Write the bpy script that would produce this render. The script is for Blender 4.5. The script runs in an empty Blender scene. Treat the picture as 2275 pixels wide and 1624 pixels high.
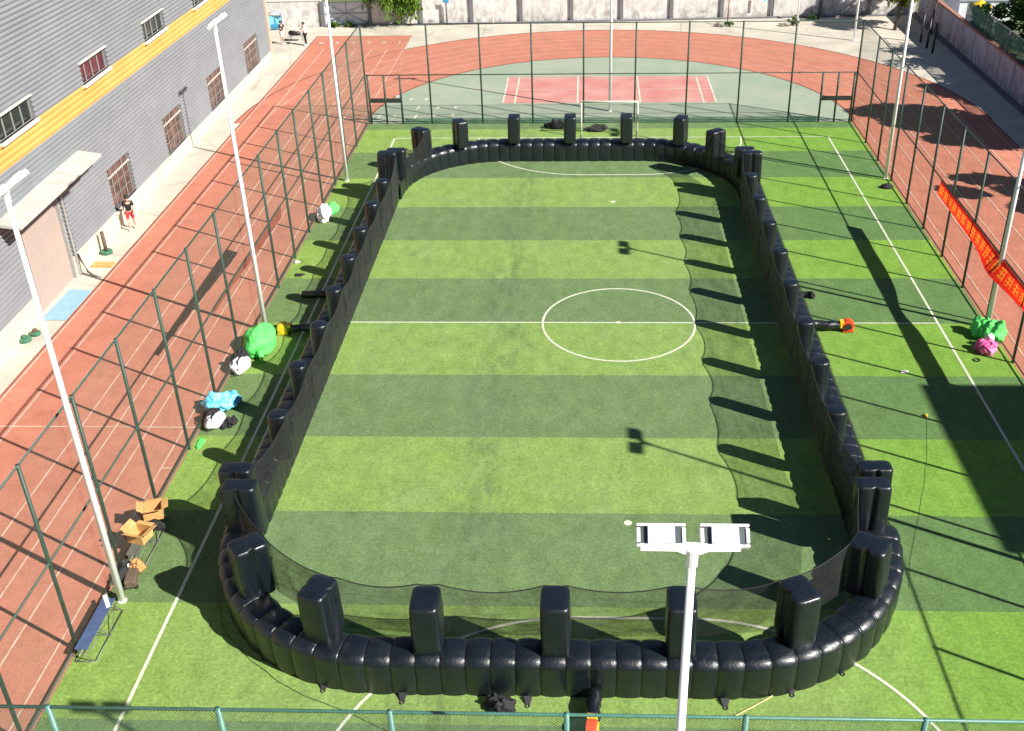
import bpy, math, random
from mathutils import Vector, Matrix, noise
random.seed(7)
R = math.radians
PI = math.pi
SC = bpy.context.scene
COL = SC.collection

# ------------------------------------------------------------------ camera
cam_d = bpy.data.cameras.new('camera')
cam = bpy.data.objects.new('camera', cam_d)
COL.objects.link(cam)
SC.camera = cam
CP, CYAW, CROLL, CF, CCX, CCY, CW = 0.530539128, -0.0426957153, -0.0184448294, 2390.61716, 77.3388238, -10.2815382, 2275.0
CLOC = Vector((-1.26142614, -37.5325428, 20.3038815))
_cy, _sy = math.cos(CYAW), math.sin(CYAW)
_f = Vector((_sy*math.cos(CP), _cy*math.cos(CP), -math.sin(CP)))
_r = Vector((_cy, -_sy, 0)); _u = _r.cross(_f)
_r2 = _r*math.cos(CROLL) + _u*math.sin(CROLL)
_u2 = -_r*math.sin(CROLL) + _u*math.cos(CROLL)
m = Matrix((_r2, _u2, -_f)).transposed().to_4x4()
m.translation = CLOC
cam.matrix_world = m
cam_d.sensor_width = 36.0
cam_d.lens = 36.0*CF/CW
cam_d.shift_x = -CCX/CW
cam_d.shift_y = CCY/CW
cam_d.clip_end = 2000

# ------------------------------------------------------------------ light
SUNV = Vector((1.15, -0.63, 1.0)).normalized()
elev = math.asin(SUNV.z)
world = bpy.data.worlds.new('World'); SC.world = world
world.use_nodes = True
wn = world.node_tree.nodes; wl = world.node_tree.links
sky = wn.new('ShaderNodeTexSky'); sky.sky_type = 'NISHITA'
sky.sun_disc = False; sky.sun_elevation = elev
sky.sun_rotation = math.atan2(SUNV.x, SUNV.y)
sky.air_density = 0.7; sky.dust_density = 0.2; sky.ozone_density = 2.0
bg = wn['Background']; bg.inputs['Strength'].default_value = 0.05
wl.new(sky.outputs['Color'], bg.inputs['Color'])
sl = bpy.data.lights.new('sun', 'SUN'); sl.energy = 5.0; sl.angle = R(0.5); sl.color = (1.0, 0.955, 0.88)
so = bpy.data.objects.new('sun', sl); COL.objects.link(so)
so.rotation_euler = SUNV.to_track_quat('Z', 'Y').to_euler()
so.location = (30, -20, 40)
SC.view_settings.view_transform = 'Standard'
SC.view_settings.look = 'None'
SC.view_settings.exposure = 1.0
SC.view_settings.gamma = 1
SC.view_settings.use_curve_mapping = False
SC.cycles.transparent_max_bounces = 24
SC.cycles.max_bounces = 8

# ------------------------------------------------------------------ materials
def mat(name, col, rough=0.6, spec=0.5, metal=0.0, var=0.0, scale=3.0, var_col=None, bump=0.0, bscale=20.0, coat=0.0):
    m = bpy.data.materials.new(name); m.use_nodes = True
    nt = m.node_tree; b = nt.nodes['Principled BSDF']
    b.inputs['Base Color'].default_value = (*col, 1)
    b.inputs['Roughness'].default_value = rough
    b.inputs['Specular IOR Level'].default_value = spec
    b.inputs['Metallic'].default_value = metal
    if coat: b.inputs['Coat Weight'].default_value = coat
    if var > 0 or bump > 0:
        tc = nt.nodes.new('ShaderNodeTexCoord')
    if var > 0:
        n = nt.nodes.new('ShaderNodeTexNoise'); n.inputs['Scale'].default_value = scale; n.inputs['Detail'].default_value = 6
        nt.links.new(tc.outputs['Object'], n.inputs['Vector'])
        rp = nt.nodes.new('ShaderNodeValToRGB')
        rp.color_ramp.elements[0].position = 0.35; rp.color_ramp.elements[1].position = 0.68
        c2 = var_col if var_col else tuple(c*(1-var) for c in col)
        rp.color_ramp.elements[0].color = (*col, 1); rp.color_ramp.elements[1].color = (*c2, 1)
        nt.links.new(n.outputs['Fac'], rp.inputs['Fac']); nt.links.new(rp.outputs['Color'], b.inputs['Base Color'])
    if bump > 0:
        n2 = nt.nodes.new('ShaderNodeTexNoise'); n2.inputs['Scale'].default_value = bscale; n2.inputs['Detail'].default_value = 5
        nt.links.new(tc.outputs['Object'], n2.inputs['Vector'])
        bp = nt.nodes.new('ShaderNodeBump'); bp.inputs['Strength'].default_value = bump; bp.inputs['Distance'].default_value = 0.05
        nt.links.new(n2.outputs['Fac'], bp.inputs['Height']); nt.links.new(bp.outputs['Normal'], b.inputs['Normal'])
    return m

class NT:
    """tiny node helper"""
    def __init__(s, name):
        s.m = bpy.data.materials.new(name); s.m.use_nodes = True
        s.t = s.m.node_tree; s.b = s.t.nodes['Principled BSDF']; s.out = s.t.nodes['Material Output']
        s.tc = s.t.nodes.new('ShaderNodeTexCoord')
    def noise(s, scale, detail=4, rough=0.55, sc=None, src=None):
        n = s.t.nodes.new('ShaderNodeTexNoise'); n.inputs['Scale'].default_value = scale
        n.inputs['Detail'].default_value = detail; n.inputs['Roughness'].default_value = rough
        v = src or s.tc.outputs['Object']
        if sc:
            mp = s.t.nodes.new('ShaderNodeMapping'); mp.inputs['Scale'].default_value = sc
            s.t.links.new(v, mp.inputs['Vector']); v = mp.outputs['Vector']
        s.t.links.new(v, n.inputs['Vector']); return n.outputs['Fac']
    def math(s, op, a, b=None, c=None, clamp=False):
        n = s.t.nodes.new('ShaderNodeMath'); n.operation = op; n.use_clamp = clamp
        for i, x in enumerate((a, b, c)):
            if x is None: continue
            if isinstance(x, (int, float)): n.inputs[i].default_value = x
            else: s.t.links.new(x, n.inputs[i])
        return n.outputs[0]
    def ramp(s, f, lo, hi):
        n = s.t.nodes.new('ShaderNodeMapRange'); n.inputs['From Min'].default_value = lo; n.inputs['From Max'].default_value = hi
        n.clamp = True
        s.t.links.new(f, n.inputs['Value']); return n.outputs['Result']
    def mix(s, f, a, b, mode='MIX'):
        n = s.t.nodes.new('ShaderNodeMix'); n.data_type = 'RGBA'; n.blend_type = mode
        if isinstance(f, (int, float)): n.inputs['Factor'].default_value = f
        else: s.t.links.new(f, n.inputs['Factor'])
        for k, x in ((6, a), (7, b)):
            if isinstance(x, tuple): n.inputs[k].default_value = (*x, 1)
            else: s.t.links.new(x, n.inputs[k])
        return n.outputs[2]
    def xyz(s):
        n = s.t.nodes.new('ShaderNodeSeparateXYZ'); s.t.links.new(s.tc.outputs['Object'], n.inputs[0]); return n.outputs
    def color(s, c): s.t.links.new(c, s.b.inputs['Base Color'])
    def bump(s, h, strength=0.3, dist=0.02):
        bp = s.t.nodes.new('ShaderNodeBump'); bp.inputs['Strength'].default_value = strength; bp.inputs['Distance'].default_value = dist
        s.t.links.new(h, bp.inputs['Height']); s.t.links.new(bp.outputs['Normal'], s.b.inputs['Normal'])

def turf_material():
    n = NT('turf'); x, y, z = n.xyz()
    n.b.inputs['Roughness'].default_value = 0.85; n.b.inputs['Specular IOR Level'].default_value = 0.15
    t = n.math('FRACT', n.math('DIVIDE', n.math('ADD', y, 40.0), 8.0))
    # wobble the seam slightly
    w = n.math('MULTIPLY', n.math('SUBTRACT', n.noise(0.8, 2), 0.5), 0.012)
    t = n.math('ADD', t, w)
    light = n.math('MULTIPLY', n.math('GREATER_THAN', t, 0.5), 1.0)
    # every roll of turf has its own tone
    rid = n.math('FLOOR', n.math('DIVIDE', n.math('ADD', y, 40.0), 4.0))
    wn_ = n.t.nodes.new('ShaderNodeTexWhiteNoise'); wn_.noise_dimensions = '1D'; n.t.links.new(rid, wn_.inputs['W'])
    fine = n.ramp(n.noise(26, 3, 0.7), 0.3, 0.7)
    streak = n.ramp(n.noise(1.6, 7, 0.68, sc=(3.0, 0.7, 1)), 0.36, 0.70)
    big = n.ramp(n.noise(0.28, 5, 0.65), 0.38, 0.66)
    ca = n.mix(fine, (0.150, 0.245, 0.052), (0.268, 0.395, 0.090))
    cb = n.mix(fine, (0.100, 0.165, 0.062), (0.165, 0.238, 0.092))
    c = n.mix(light, cb, ca)
    mott = n.ramp(n.noise(7.5, 5, 0.75), 0.36, 0.66)
    c = n.mix(n.math('MULTIPLY', mott, 0.46), c, n.mix(light, (0.075, 0.125, 0.045), (0.125, 0.205, 0.040)))
    # worn, infill-dusted playing area inside the inflatable field
    ax = n.math('SUBTRACT', 1.0, n.ramp(n.math('ABSOLUTE', n.math('ADD', x, 2.2)), 7.5, 11.5))
    wear = n.math('MULTIPLY', ax, n.ramp(n.noise(0.5, 6, 0.6), 0.25, 0.7))
    c = n.mix(n.math('MULTIPLY', wear, 0.65), c, n.mix(light, (0.138, 0.200, 0.104), (0.200, 0.288, 0.108)))
    c = n.mix(n.math('MULTIPLY', streak, 0.30), c, n.mix(0.5, c, (0.10, 0.17, 0.04)))
    scuff = n.ramp(n.noise(1.6, 8, 0.72), 0.56, 0.72)
    c = n.mix(n.math('MULTIPLY', n.math('MULTIPLY', scuff, big), 0.75), c, (0.070, 0.110, 0.045))
    # rubber dust trail down the middle left of the pitch
    cx_ = n.math('ABSOLUTE', n.math('ADD', n.math('ADD', x, 4.6), n.math('MULTIPLY', n.math('SUBTRACT', n.noise(0.35, 3), 0.5), 4.0)))
    trail = n.math('MULTIPLY', n.math('SUBTRACT', 1.0, n.ramp(cx_, 0.15, 1.3)), n.ramp(n.noise(1.3, 7, 0.7, sc=(2.2, 0.6, 1)), 0.42, 0.62))
    c = n.mix(n.math('MULTIPLY', trail, 0.5), c, (0.075, 0.105, 0.055))
    # brighter, more saturated unworn turf on the right margin
    rt = n.ramp(x, 4.0, 9.5)
    c = n.mix(n.math('MULTIPLY', rt, 0.6), c, n.mix(light, (0.095, 0.195, 0.060), (0.150, 0.320, 0.036)))
    tone = n.math('ADD', 0.60, n.math('MULTIPLY', n.ramp(n.noise(11, 8, 0.8), 0.30, 0.70), 0.80))
    tone2 = n.math('ADD', 0.84, n.math('MULTIPLY', n.ramp(n.noise(1.1, 6, 0.7, sc=(1.6, 0.9, 1)), 0.32, 0.68), 0.32))
    tv = n.t.nodes.new('ShaderNodeCombineColor'); tt = n.math('MULTIPLY', tone, tone2)
    for k in range(3): n.t.links.new(tt, tv.inputs[k])
    c = n.mix(1.0, c, tv.outputs[0], 'MULTIPLY')
    n.color(c)
    # faint rows of blade direction and rubber dust trails
    n.bump(n.noise(60, 3, 0.8), 0.6, 0.02)
    return n.m

def track_material():
    n = NT('track_rubber'); n.b.inputs['Roughness'].default_value = 0.8; n.b.inputs['Specular IOR Level'].default_value = 0.25
    c = n.mix(n.ramp(n.noise(30, 4, 0.75), 0.3, 0.7), (0.385, 0.132, 0.086), (0.530, 0.208, 0.136))
    c = n.mix(n.math('MULTIPLY', n.ramp(n.noise(0.35, 6, 0.6), 0.35, 0.7), 0.55), c, (0.48, 0.205, 0.138))
    c = n.mix(n.math('MULTIPLY', n.ramp(n.noise(1.1, 8, 0.7), 0.55, 0.75), 0.45), c, (0.29, 0.095, 0.065))
    tone = n.math('ADD', 0.80, n.math('MULTIPLY', n.ramp(n.noise(9, 8, 0.8), 0.30, 0.70), 0.36))
    tone2 = n.math('ADD', 0.88, n.math('MULTIPLY', n.ramp(n.noise(0.8, 6, 0.7), 0.32, 0.68), 0.24))
    tv = n.t.nodes.new('ShaderNodeCombineColor'); tt = n.math('MULTIPLY', tone, tone2)
    for k in range(3): n.t.links.new(tt, tv.inputs[k])
    c = n.mix(1.0, c, tv.outputs[0], 'MULTIPLY')
    n.color(c); n.bump(n.noise(90, 3, 0.8), 0.3, 0.01)
    return n.m

def concrete_material():
    n = NT('concrete'); n.b.inputs['Roughness'].default_value = 0.9
    c = n.mix(n.ramp(n.noise(0.5, 7, 0.62), 0.35, 0.68), (0.56, 0.51, 0.415), (0.40, 0.365, 0.305))
    c = n.mix(n.math('MULTIPLY', n.ramp(n.noise(6, 8, 0.7), 0.45, 0.75), 0.35), c, (0.30, 0.28, 0.24))
    v = n.t.nodes.new('ShaderNodeTexVoronoi'); v.feature = 'DISTANCE_TO_EDGE'; v.inputs['Scale'].default_value = 0.16
    n.t.links.new(n.tc.outputs['Object'], v.inputs['Vector'])
    cr = n.math('SUBTRACT', 1.0, n.ramp(v.outputs['Distance'], 0.004, 0.012))
    c = n.mix(n.math('MULTIPLY', cr, 0.35), c, (0.2, 0.18, 0.15))
    n.color(c); n.bump(n.noise(25, 6, 0.7), 0.2, 0.01)
    return n.m

def court_material():
    n = NT('court_paint'); n.b.inputs['Roughness'].default_value = 0.75
    c = n.mix(n.ramp(n.noise(0.35, 6, 0.6), 0.35, 0.68), (0.24, 0.31, 0.225), (0.33, 0.36, 0.265))
    c = n.mix(n.math('MULTIPLY', n.ramp(n.noise(1.3, 7, 0.65, sc=(0.35, 1.6, 1)), 0.5, 0.72), 0.5), c, (0.34, 0.30, 0.24))
    n.color(c); return n.m

def vinyl_material():
    n = NT('black_vinyl')
    n.b.inputs['Specular IOR Level'].default_value = 0.68
    n.b.inputs['Coat Weight'].default_value = 0.12; n.b.inputs['Coat Roughness'].default_value = 0.15
    dust = n.ramp(n.noise(1.4, 6, 0.6), 0.4, 0.75)
    c = n.mix(dust, (0.0016, 0.0045, 0.0085), (0.0050, 0.0085, 0.0130))
    n.color(c)
    rr = n.math('ADD', 0.33, n.math('MULTIPLY', n.noise(3.0, 5), 0.16)); n.t.links.new(rr, n.b.inputs['Roughness'])
    n.bump(n.math('ADD', n.noise(5.5, 4, 0.6, sc=(1, 1, 0.35)), n.math('MULTIPLY', n.noise(16, 3, 0.6), 0.25)), 0.42, 0.05)
    return n.m

def mesh_material(name, col, density, cell=0.0, rough=0.7):
    """cloth / wire net: threads with holes; the holes close up at grazing angles like a real net"""
    n = NT(name); n.b.inputs['Base Color'].default_value = (*col, 1); n.b.inputs['Roughness'].default_value = rough
    tr = n.t.nodes.new('ShaderNodeBsdfTransparent'); mx = n.t.nodes.new('ShaderNodeMixShader')
    n.t.links.new(tr.outputs[0], mx.inputs[1]); n.t.links.new(n.b.outputs[0], mx.inputs[2]); n.t.links.new(mx.outputs[0], n.out.inputs['Surface'])
    lw = n.t.nodes.new('ShaderNodeLayerWeight'); lw.inputs['Blend'].default_value = 0.5
    face = lw.outputs['Facing']      # 0 head-on .. 1 grazing
    cosv = n.math('MAXIMUM', n.math('SUBTRACT', 1.0, face), 0.12)
    if cell > 0:
        x, y, z = n.xyz(); h = n.math('ADD', x, y)
        a = n.math('FRACT', n.math('DIVIDE', n.math('ADD', h, z), cell)); b = n.math('FRACT', n.math('DIVIDE', n.math('SUBTRACT', h, z), cell))
        la = n.math('LESS_THAN', a, density*0.5); lb = n.math('LESS_THAN', b, density*0.5)
        dens = n.math('MAXIMUM', la, lb)
        n.t.links.new(dens, mx.inputs[0])
    else:
        folds = n.math('ADD', n.noise(2.2, 4, 0.6), n.math('MULTIPLY', n.ramp(n.noise(2.0, 3, 0.6, sc=(0.35, 0.35, 3.5)), 0.5, 0.62), 0.30))
        d0 = n.math('ADD', density*0.86, n.math('MULTIPLY', n.math('SUBTRACT', folds, 0.5), density*1.1))
        keep = n.math('POWER', n.math('SUBTRACT', 1.0, d0), n.math('DIVIDE', 1.0, cosv))
        n.t.links.new(n.math('SUBTRACT', 1.0, keep, clamp=True), mx.inputs[0])
    return n.m

def wall_paint_material(name, base, stain, stain2, hi=0.62, graffiti=None):
    n = NT(name); n.b.inputs['Roughness'].default_value = 0.9
    x, y, z = n.xyz()
    low = n.math('SUBTRACT', 1.0, n.ramp(z, 0.0, 2.2))
    s1 = n.ramp(n.noise(1.6, 8, 0.72, sc=(1, 1, 0.7)), hi-0.16, hi+0.08)
    c = n.mix(n.math('MULTIPLY', s1, n.math('ADD', 0.3, n.math('MULTIPLY', low, 0.6)), clamp=True), base, stain)
    s2 = n.ramp(n.noise(0.55, 6, 0.6), 0.58, 0.72)
    c = n.mix(n.math('MULTIPLY', s2, 0.45), c, stain2)
    if graffiti:
        g1 = n.ramp(n.noise(0.9, 4, 0.5, sc=(1, 1, 0.6)), 0.54, 0.58)
        c = n.mix(n.math('MULTIPLY', g1, 0.6), c, graffiti[0])
        g2 = n.ramp(n.noise(1.7, 4, 0.5), 0.60, 0.64)
        c = n.mix(n.math('MULTIPLY', g2, 0.6), c, graffiti[1])
    st = n.ramp(n.noise(3, 5, 0.6, sc=(3, 3, 0.15)), 0.55, 0.75)
    c = n.mix(n.math('MULTIPLY', st, 0.3), c, stain)
    n.color(c); n.bump(n.noise(12, 5), 0.2, 0.02)
    return n.m

def leaf_material(name, c1, c2, c3):
    n = NT(name); n.b.inputs['Roughness'].default_value = 0.6; n.b.inputs['Specular IOR Level'].default_value = 0.3
    g = n.t.nodes.new('ShaderNodeNewGeometry')
    c = n.mix(g.outputs['Random Per Island'], c1, c2)
    c = n.mix(n.math('MULTIPLY', n.ramp(n.noise(0.9, 4), 0.4, 0.65), 0.6), c, c3)
    n.color(c)
    tl = n.t.nodes.new('ShaderNodeBsdfTranslucent'); n.t.links.new(c, tl.inputs['Color'])
    mx = n.t.nodes.new('ShaderNodeMixShader'); mx.inputs[0].default_value = 0.3
    n.t.links.new(n.b.outputs[0], mx.inputs[1]); n.t.links.new(tl.outputs[0], mx.inputs[2]); n.t.links.new(mx.outputs[0], n.out.inputs['Surface'])
    return n.m

M = {
 'turf': turf_material(), 'track': track_material(), 'concrete': concrete_material(), 'court': court_material(),
 'earth': mat('earth', (0.16, 0.15, 0.08), 0.95, var=0.5, scale=0.3, var_col=(0.07, 0.11, 0.035)),
 'court_red': mat('court_red', (0.48, 0.17, 0.15), 0.8, var=0.3, scale=0.5, var_col=(0.52, 0.27, 0.23)),
 'line': mat('line_white', (0.62, 0.62, 0.50), 0.8, var=0.25, scale=9, var_col=(0.46, 0.50, 0.35)),
 'lane': mat('lane_line', (0.66, 0.47, 0.37), 0.8, var=0.3, scale=3, var_col=(0.52, 0.30, 0.22)),
 'lane_old': mat('lane_faded', (0.60, 0.38, 0.29), 0.8, var=0.3, scale=1.5, var_col=(0.50, 0.24, 0.17)),
 'court_line': mat('court_line', (0.66, 0.63, 0.52), 0.8, var=0.3, scale=3),
 'dark_edge': mat('track_edge', (0.24, 0.085, 0.055), 0.85, var=0.3),
 'vinyl': vinyl_material(),
 'net': mesh_material('net_mesh', (0.013, 0.0135, 0.014), 0.30),
 'rope': mat('black_rope', (0.012, 0.012, 0.012), 0.8),
 'wire': mesh_material('wire_mesh', (0.07, 0.12, 0.09), 0.08),
 'wire_near': mesh_material('wire_mesh_near', (0.06, 0.12, 0.09), 0.30, 0.065),
 'fence': mat('fence_paint', (0.018, 0.048, 0.034), 0.5, var=0.4, scale=4, var_col=(0.026, 0.060, 0.045)),
 'fence_sunlit': mat('fence_paint_sunlit', (0.085, 0.205, 0.165), 0.45, var=0.3, scale=6, var_col=(0.06, 0.165, 0.13)),  # same green paint, lightened: sunlight put into the near fence's colour
 'pole': mat('pole_paint', (0.90, 0.90, 0.89), 0.35, var=0.03, scale=2),
 'lamp_white': mat('lamp_casing', (0.82, 0.82, 0.82), 0.4, var=0.1, scale=5),
 'lamp_dark': mat('lamp_slot', (0.06, 0.07, 0.08), 0.5, var=0.3),
 'glass': mat('lamp_glass', (0.3, 0.32, 0.33), 0.1, 0.8, var=0.1),
 'siding': None, 'orange': None,
 'plinth': mat('plinth_render', (0.66, 0.57, 0.42), 0.9, var=0.25, scale=1.2, var_col=(0.52, 0.44, 0.33), bump=0.2),
 'trim_orange': mat('corner_trim', (0.72, 0.40, 0.27), 0.7, var=0.15),
 'canopy': mat('canopy_slab', (0.47, 0.47, 0.42), 0.85, var=0.4, scale=1.3, var_col=(0.37, 0.37, 0.33)),
 'dark': mat('dark_metal', (0.03, 0.03, 0.035), 0.5, var=0.3),
 'shutter': None,
 'frame_white': mat('frame_white', (0.30, 0.30, 0.285), 0.6, var=0.2),
 'sill': mat('sill_cream', (0.66, 0.63, 0.55), 0.8, var=0.2, scale=4),
 'pane_dark': mat('pane_dark', (0.022, 0.026, 0.026), 0.12, 0.7, var=0.4, scale=2),
 'pane_red': mat('pane_red', (0.10, 0.018, 0.028), 0.2, 0.6, var=0.4, scale=3),
 'pane_brown': mat('pane_brown', (0.24, 0.115, 0.095), 0.3, 0.5, var=0.75, scale=2.6, var_col=(0.04, 0.032, 0.035)),
 'mat_blue': mat('mat_blue', (0.20, 0.36, 0.55), 0.9, var=0.3, scale=6, var_col=(0.27, 0.42, 0.58)),
 'wood': mat('wood_plank', (0.52, 0.36, 0.13), 0.8, var=0.3, scale=8),
 'cardboard': mat('cardboard', (0.60, 0.34, 0.12), 0.85, var=0.25, scale=6),
 'bench_blue': mat('bench_blue', (0.065, 0.10, 0.20), 0.55, var=0.3, scale=5),
 'steel': mat('steel_tube', (0.16, 0.17, 0.15), 0.45, metal=0.3, var=0.3),
 'green_cloth': mat('green_cloth', (0.11, 0.66, 0.13), 0.7, var=0.15, scale=3, bump=1.0, bscale=3.5),
 'pink_cloth': mat('pink_cloth', (0.85, 0.05, 0.26), 0.7, var=0.5, scale=3, var_col=(0.85, 0.28, 0.46)),
 'white_cloth': mat('white_cloth', (0.80, 0.80, 0.80), 0.8, var=0.15, scale=5, bump=0.4, bscale=8),
 'blue_plastic': mat('blue_plastic', (0.07, 0.48, 0.68), 0.35, var=0.5, scale=6, var_col=(0.25, 0.66, 0.80), bump=0.8, bscale=9),
 'black_cloth': mat('black_cloth', (0.014, 0.013, 0.016), 0.8, var=0.4, bump=0.5, bscale=10),
 'orange_plastic': mat('orange_plastic', (0.82, 0.075, 0.02), 0.4, var=0.15),
 'yellow_plastic': mat('yellow_plastic', (0.85, 0.55, 0.03), 0.4, var=0.15),
 'green_plastic': mat('green_plastic', (0.05, 0.17, 0.10), 0.5, var=0.3),
 'rust': mat('rusty_brown', (0.13, 0.09, 0.06), 0.8, var=0.4),
 'banner': None,
 'banner_text': None,
 'wall_back': wall_paint_material('wall_whitewash', (0.60, 0.585, 0.565), (0.16, 0.135, 0.10), (0.58, 0.55, 0.50), 0.56, ((0.68, 0.60, 0.58), (0.60, 0.59, 0.57))),
 'wall_right': wall_paint_material('wall_painted', (0.44, 0.45, 0.54), (0.16, 0.10, 0.10), (0.36, 0.31, 0.38), 0.50, ((0.42, 0.33, 0.42), (0.36, 0.46, 0.52))),
 'brick': mat('brick_coping', (0.40, 0.20, 0.14), 0.9, var=0.5, scale=5, var_col=(0.22, 0.10, 0.08), bump=0.4),
 'pier': mat('wall_pier', (0.15, 0.145, 0.155), 0.9, var=0.5, scale=2.5, var_col=(0.13, 0.125, 0.14)),
 'gate_sheet': mat('gate_sheet', (0.62, 0.66, 0.70), 0.6, var=0.2, scale=1.5),
 'gate_bar': mat('gate_bar', (0.30, 0.34, 0.38), 0.6, var=0.2),
 'bark': mat('bark', (0.12, 0.085, 0.055), 0.9, var=0.5, scale=8, bump=0.6),
 'leaf_a': leaf_material('leaf_bright', (0.055, 0.14, 0.012), (0.16, 0.28, 0.03), (0.09, 0.16, 0.015)),
 'leaf_b': leaf_material('leaf_dark', (0.014, 0.042, 0.010), (0.055, 0.13, 0.022), (0.025, 0.065, 0.012)),
 'leaf_c': leaf_material('leaf_olive', (0.075, 0.10, 0.012), (0.17, 0.19, 0.03), (0.08, 0.12, 0.012)),
 'rock': mat('rock', (0.28, 0.25, 0.20), 0.9, var=0.4),
 'sign_blue': mat('sign_blue', (0.05, 0.30, 0.50), 0.5, var=0.2),
 'sign_cyan': mat('sign_cyan', (0.25, 0.66, 0.82), 0.5, var=0.2),
 'cream': mat('cream_wall', (0.66, 0.60, 0.48), 0.9, var=0.15),
 'skin': mat('skin', (0.50, 0.31, 0.22), 0.6, var=0.1),
 'hair': mat('hair', (0.015, 0.012, 0.012), 0.6),
 'orange_cloth': mat('orange_cloth', (0.62, 0.27, 0.09), 0.8, var=0.3),
 'red_cloth': mat('red_cloth', (0.55, 0.035, 0.045), 0.7, var=0.2),
 'grey_block': mat('block_wall', (0.42, 0.40, 0.37), 0.85, var=0.2),
 'cable': mat('cable', (0.02, 0.02, 0.018), 0.6),
 'rope_pale': mat('rope_pale', (0.55, 0.50, 0.22), 0.8),
}
def thin_cloth(name, col, tcol):
    n = NT(name); n.b.inputs['Roughness'].default_value = 0.7
    c = n.mix(n.ramp(n.noise(1.5, 4), 0.35, 0.7), col, tuple(v*0.8 for v in col)); n.color(c)
    tl = n.t.nodes.new('ShaderNodeBsdfTranslucent'); tl.inputs['Color'].default_value = (*tcol, 1)
    mx = n.t.nodes.new('ShaderNodeMixShader'); mx.inputs[0].default_value = 0.5
    n.t.links.new(n.b.outputs[0], mx.inputs[1]); n.t.links.new(tl.outputs[0], mx.inputs[2]); n.t.links.new(mx.outputs[0], n.out.inputs['Surface'])
    return n.m
M['banner'] = thin_cloth('banner_red', (0.75, 0.015, 0.010), (1.0, 0.035, 0.015))
def lettered_cloth():
    n = NT('banner_cloth_print'); n.b.inputs['Roughness'].default_value = 0.7
    x, y, z = n.xyz()
    v = n.math('DIVIDE', n.math('MULTIPLY', z, -1.0), 0.66); yy = n.math('DIVIDE', y, 0.64)
    u = n.math('FRACT', yy); cell = n.math('FLOOR', yy)
    w1 = n.t.nodes.new('ShaderNodeTexWhiteNoise'); w1.noise_dimensions = '1D'; n.t.links.new(cell, w1.inputs['W'])
    r1 = w1.outputs['Value']; r2 = n.math('FRACT', n.math('MULTIPLY', r1, 17.3)); r3 = n.math('FRACT', n.math('MULTIPLY', r1, 51.7))
    def band(t, lo, hi): return n.math('MULTIPLY', n.math('GREATER_THAN', t, lo), n.math('LESS_THAN', t, hi))
    ins = n.math('MULTIPLY', band(u, 0.12, 0.84), band(v, 0.24, 0.84))
    hb = n.math('LESS_THAN', n.math('FRACT', n.math('ADD', n.math('MULTIPLY', v, n.math('ADD', 4.2, r2)), r1)), 0.36)
    vb = n.math('LESS_THAN', n.math('FRACT', n.math('ADD', n.math('ADD', n.math('MULTIPLY', u, n.math('ADD', 2.2, r3)), r2), n.math('MULTIPLY', v, n.math('SUBTRACT', r3, 0.5)))), 0.30)
    half = n.math('MAXIMUM', n.math('LESS_THAN', n.math('ABSOLUTE', n.math('SUBTRACT', v, 0.5)), n.math('ADD', 0.12, n.math('MULTIPLY', r3, 0.2))), n.math('GREATER_THAN', u, n.math('ADD', 0.3, n.math('MULTIPLY', r2, 0.4))))
    g = n.math('MULTIPLY', ins, n.math('MAXIMUM', n.math('MULTIPLY', hb, half), vb))
    c = n.mix(g, (0.72, 0.014, 0.010), (0.85, 0.30, 0.02)); n.color(c)
    tl = n.t.nodes.new('ShaderNodeBsdfTranslucent'); n.t.links.new(n.mix(g, (0.95, 0.035, 0.016), (1.0, 0.34, 0.03)), tl.inputs['Color'])
    mx = n.t.nodes.new('ShaderNodeMixShader'); mx.inputs[0].default_value = 0.5
    n.t.links.new(n.b.outputs[0], mx.inputs[1]); n.t.links.new(tl.outputs[0], mx.inputs[2]); n.t.links.new(mx.outputs[0], n.out.inputs['Surface'])
    return n.m
M['banner'] = lettered_cloth()
M['faded_banner'] = thin_cloth('faded_banner', (0.42, 0.10, 0.065), (0.60, 0.14, 0.08))
def siding_material(name, c1, c2):
    n = NT(name); n.b.inputs['Roughness'].default_value = 0.45; n.b.inputs['Metallic'].default_value = 0.0
    c = n.mix(n.ramp(n.noise(0.35, 5, 0.6, sc=(1, 1, 2.5)), 0.35, 0.7), c1, c2)
    st = n.ramp(n.noise(5, 5, 0.6, sc=(2, 2, 0.12)), 0.6, 0.8)
    c = n.mix(n.math('MULTIPLY', st, 0.18), c, (0.25, 0.23, 0.21))
    n.color(c); return n.m
M['siding'] = siding_material('siding_grey', (0.180, 0.190, 0.202), (0.216, 0.225, 0.235))
M['orange'] = siding_material('siding_orange', (0.56, 0.285, 0.065), (0.64, 0.345, 0.10))
M['shutter'] = siding_material('shutter_metal', (0.40, 0.295, 0.245), (0.33, 0.27, 0.24))

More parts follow.
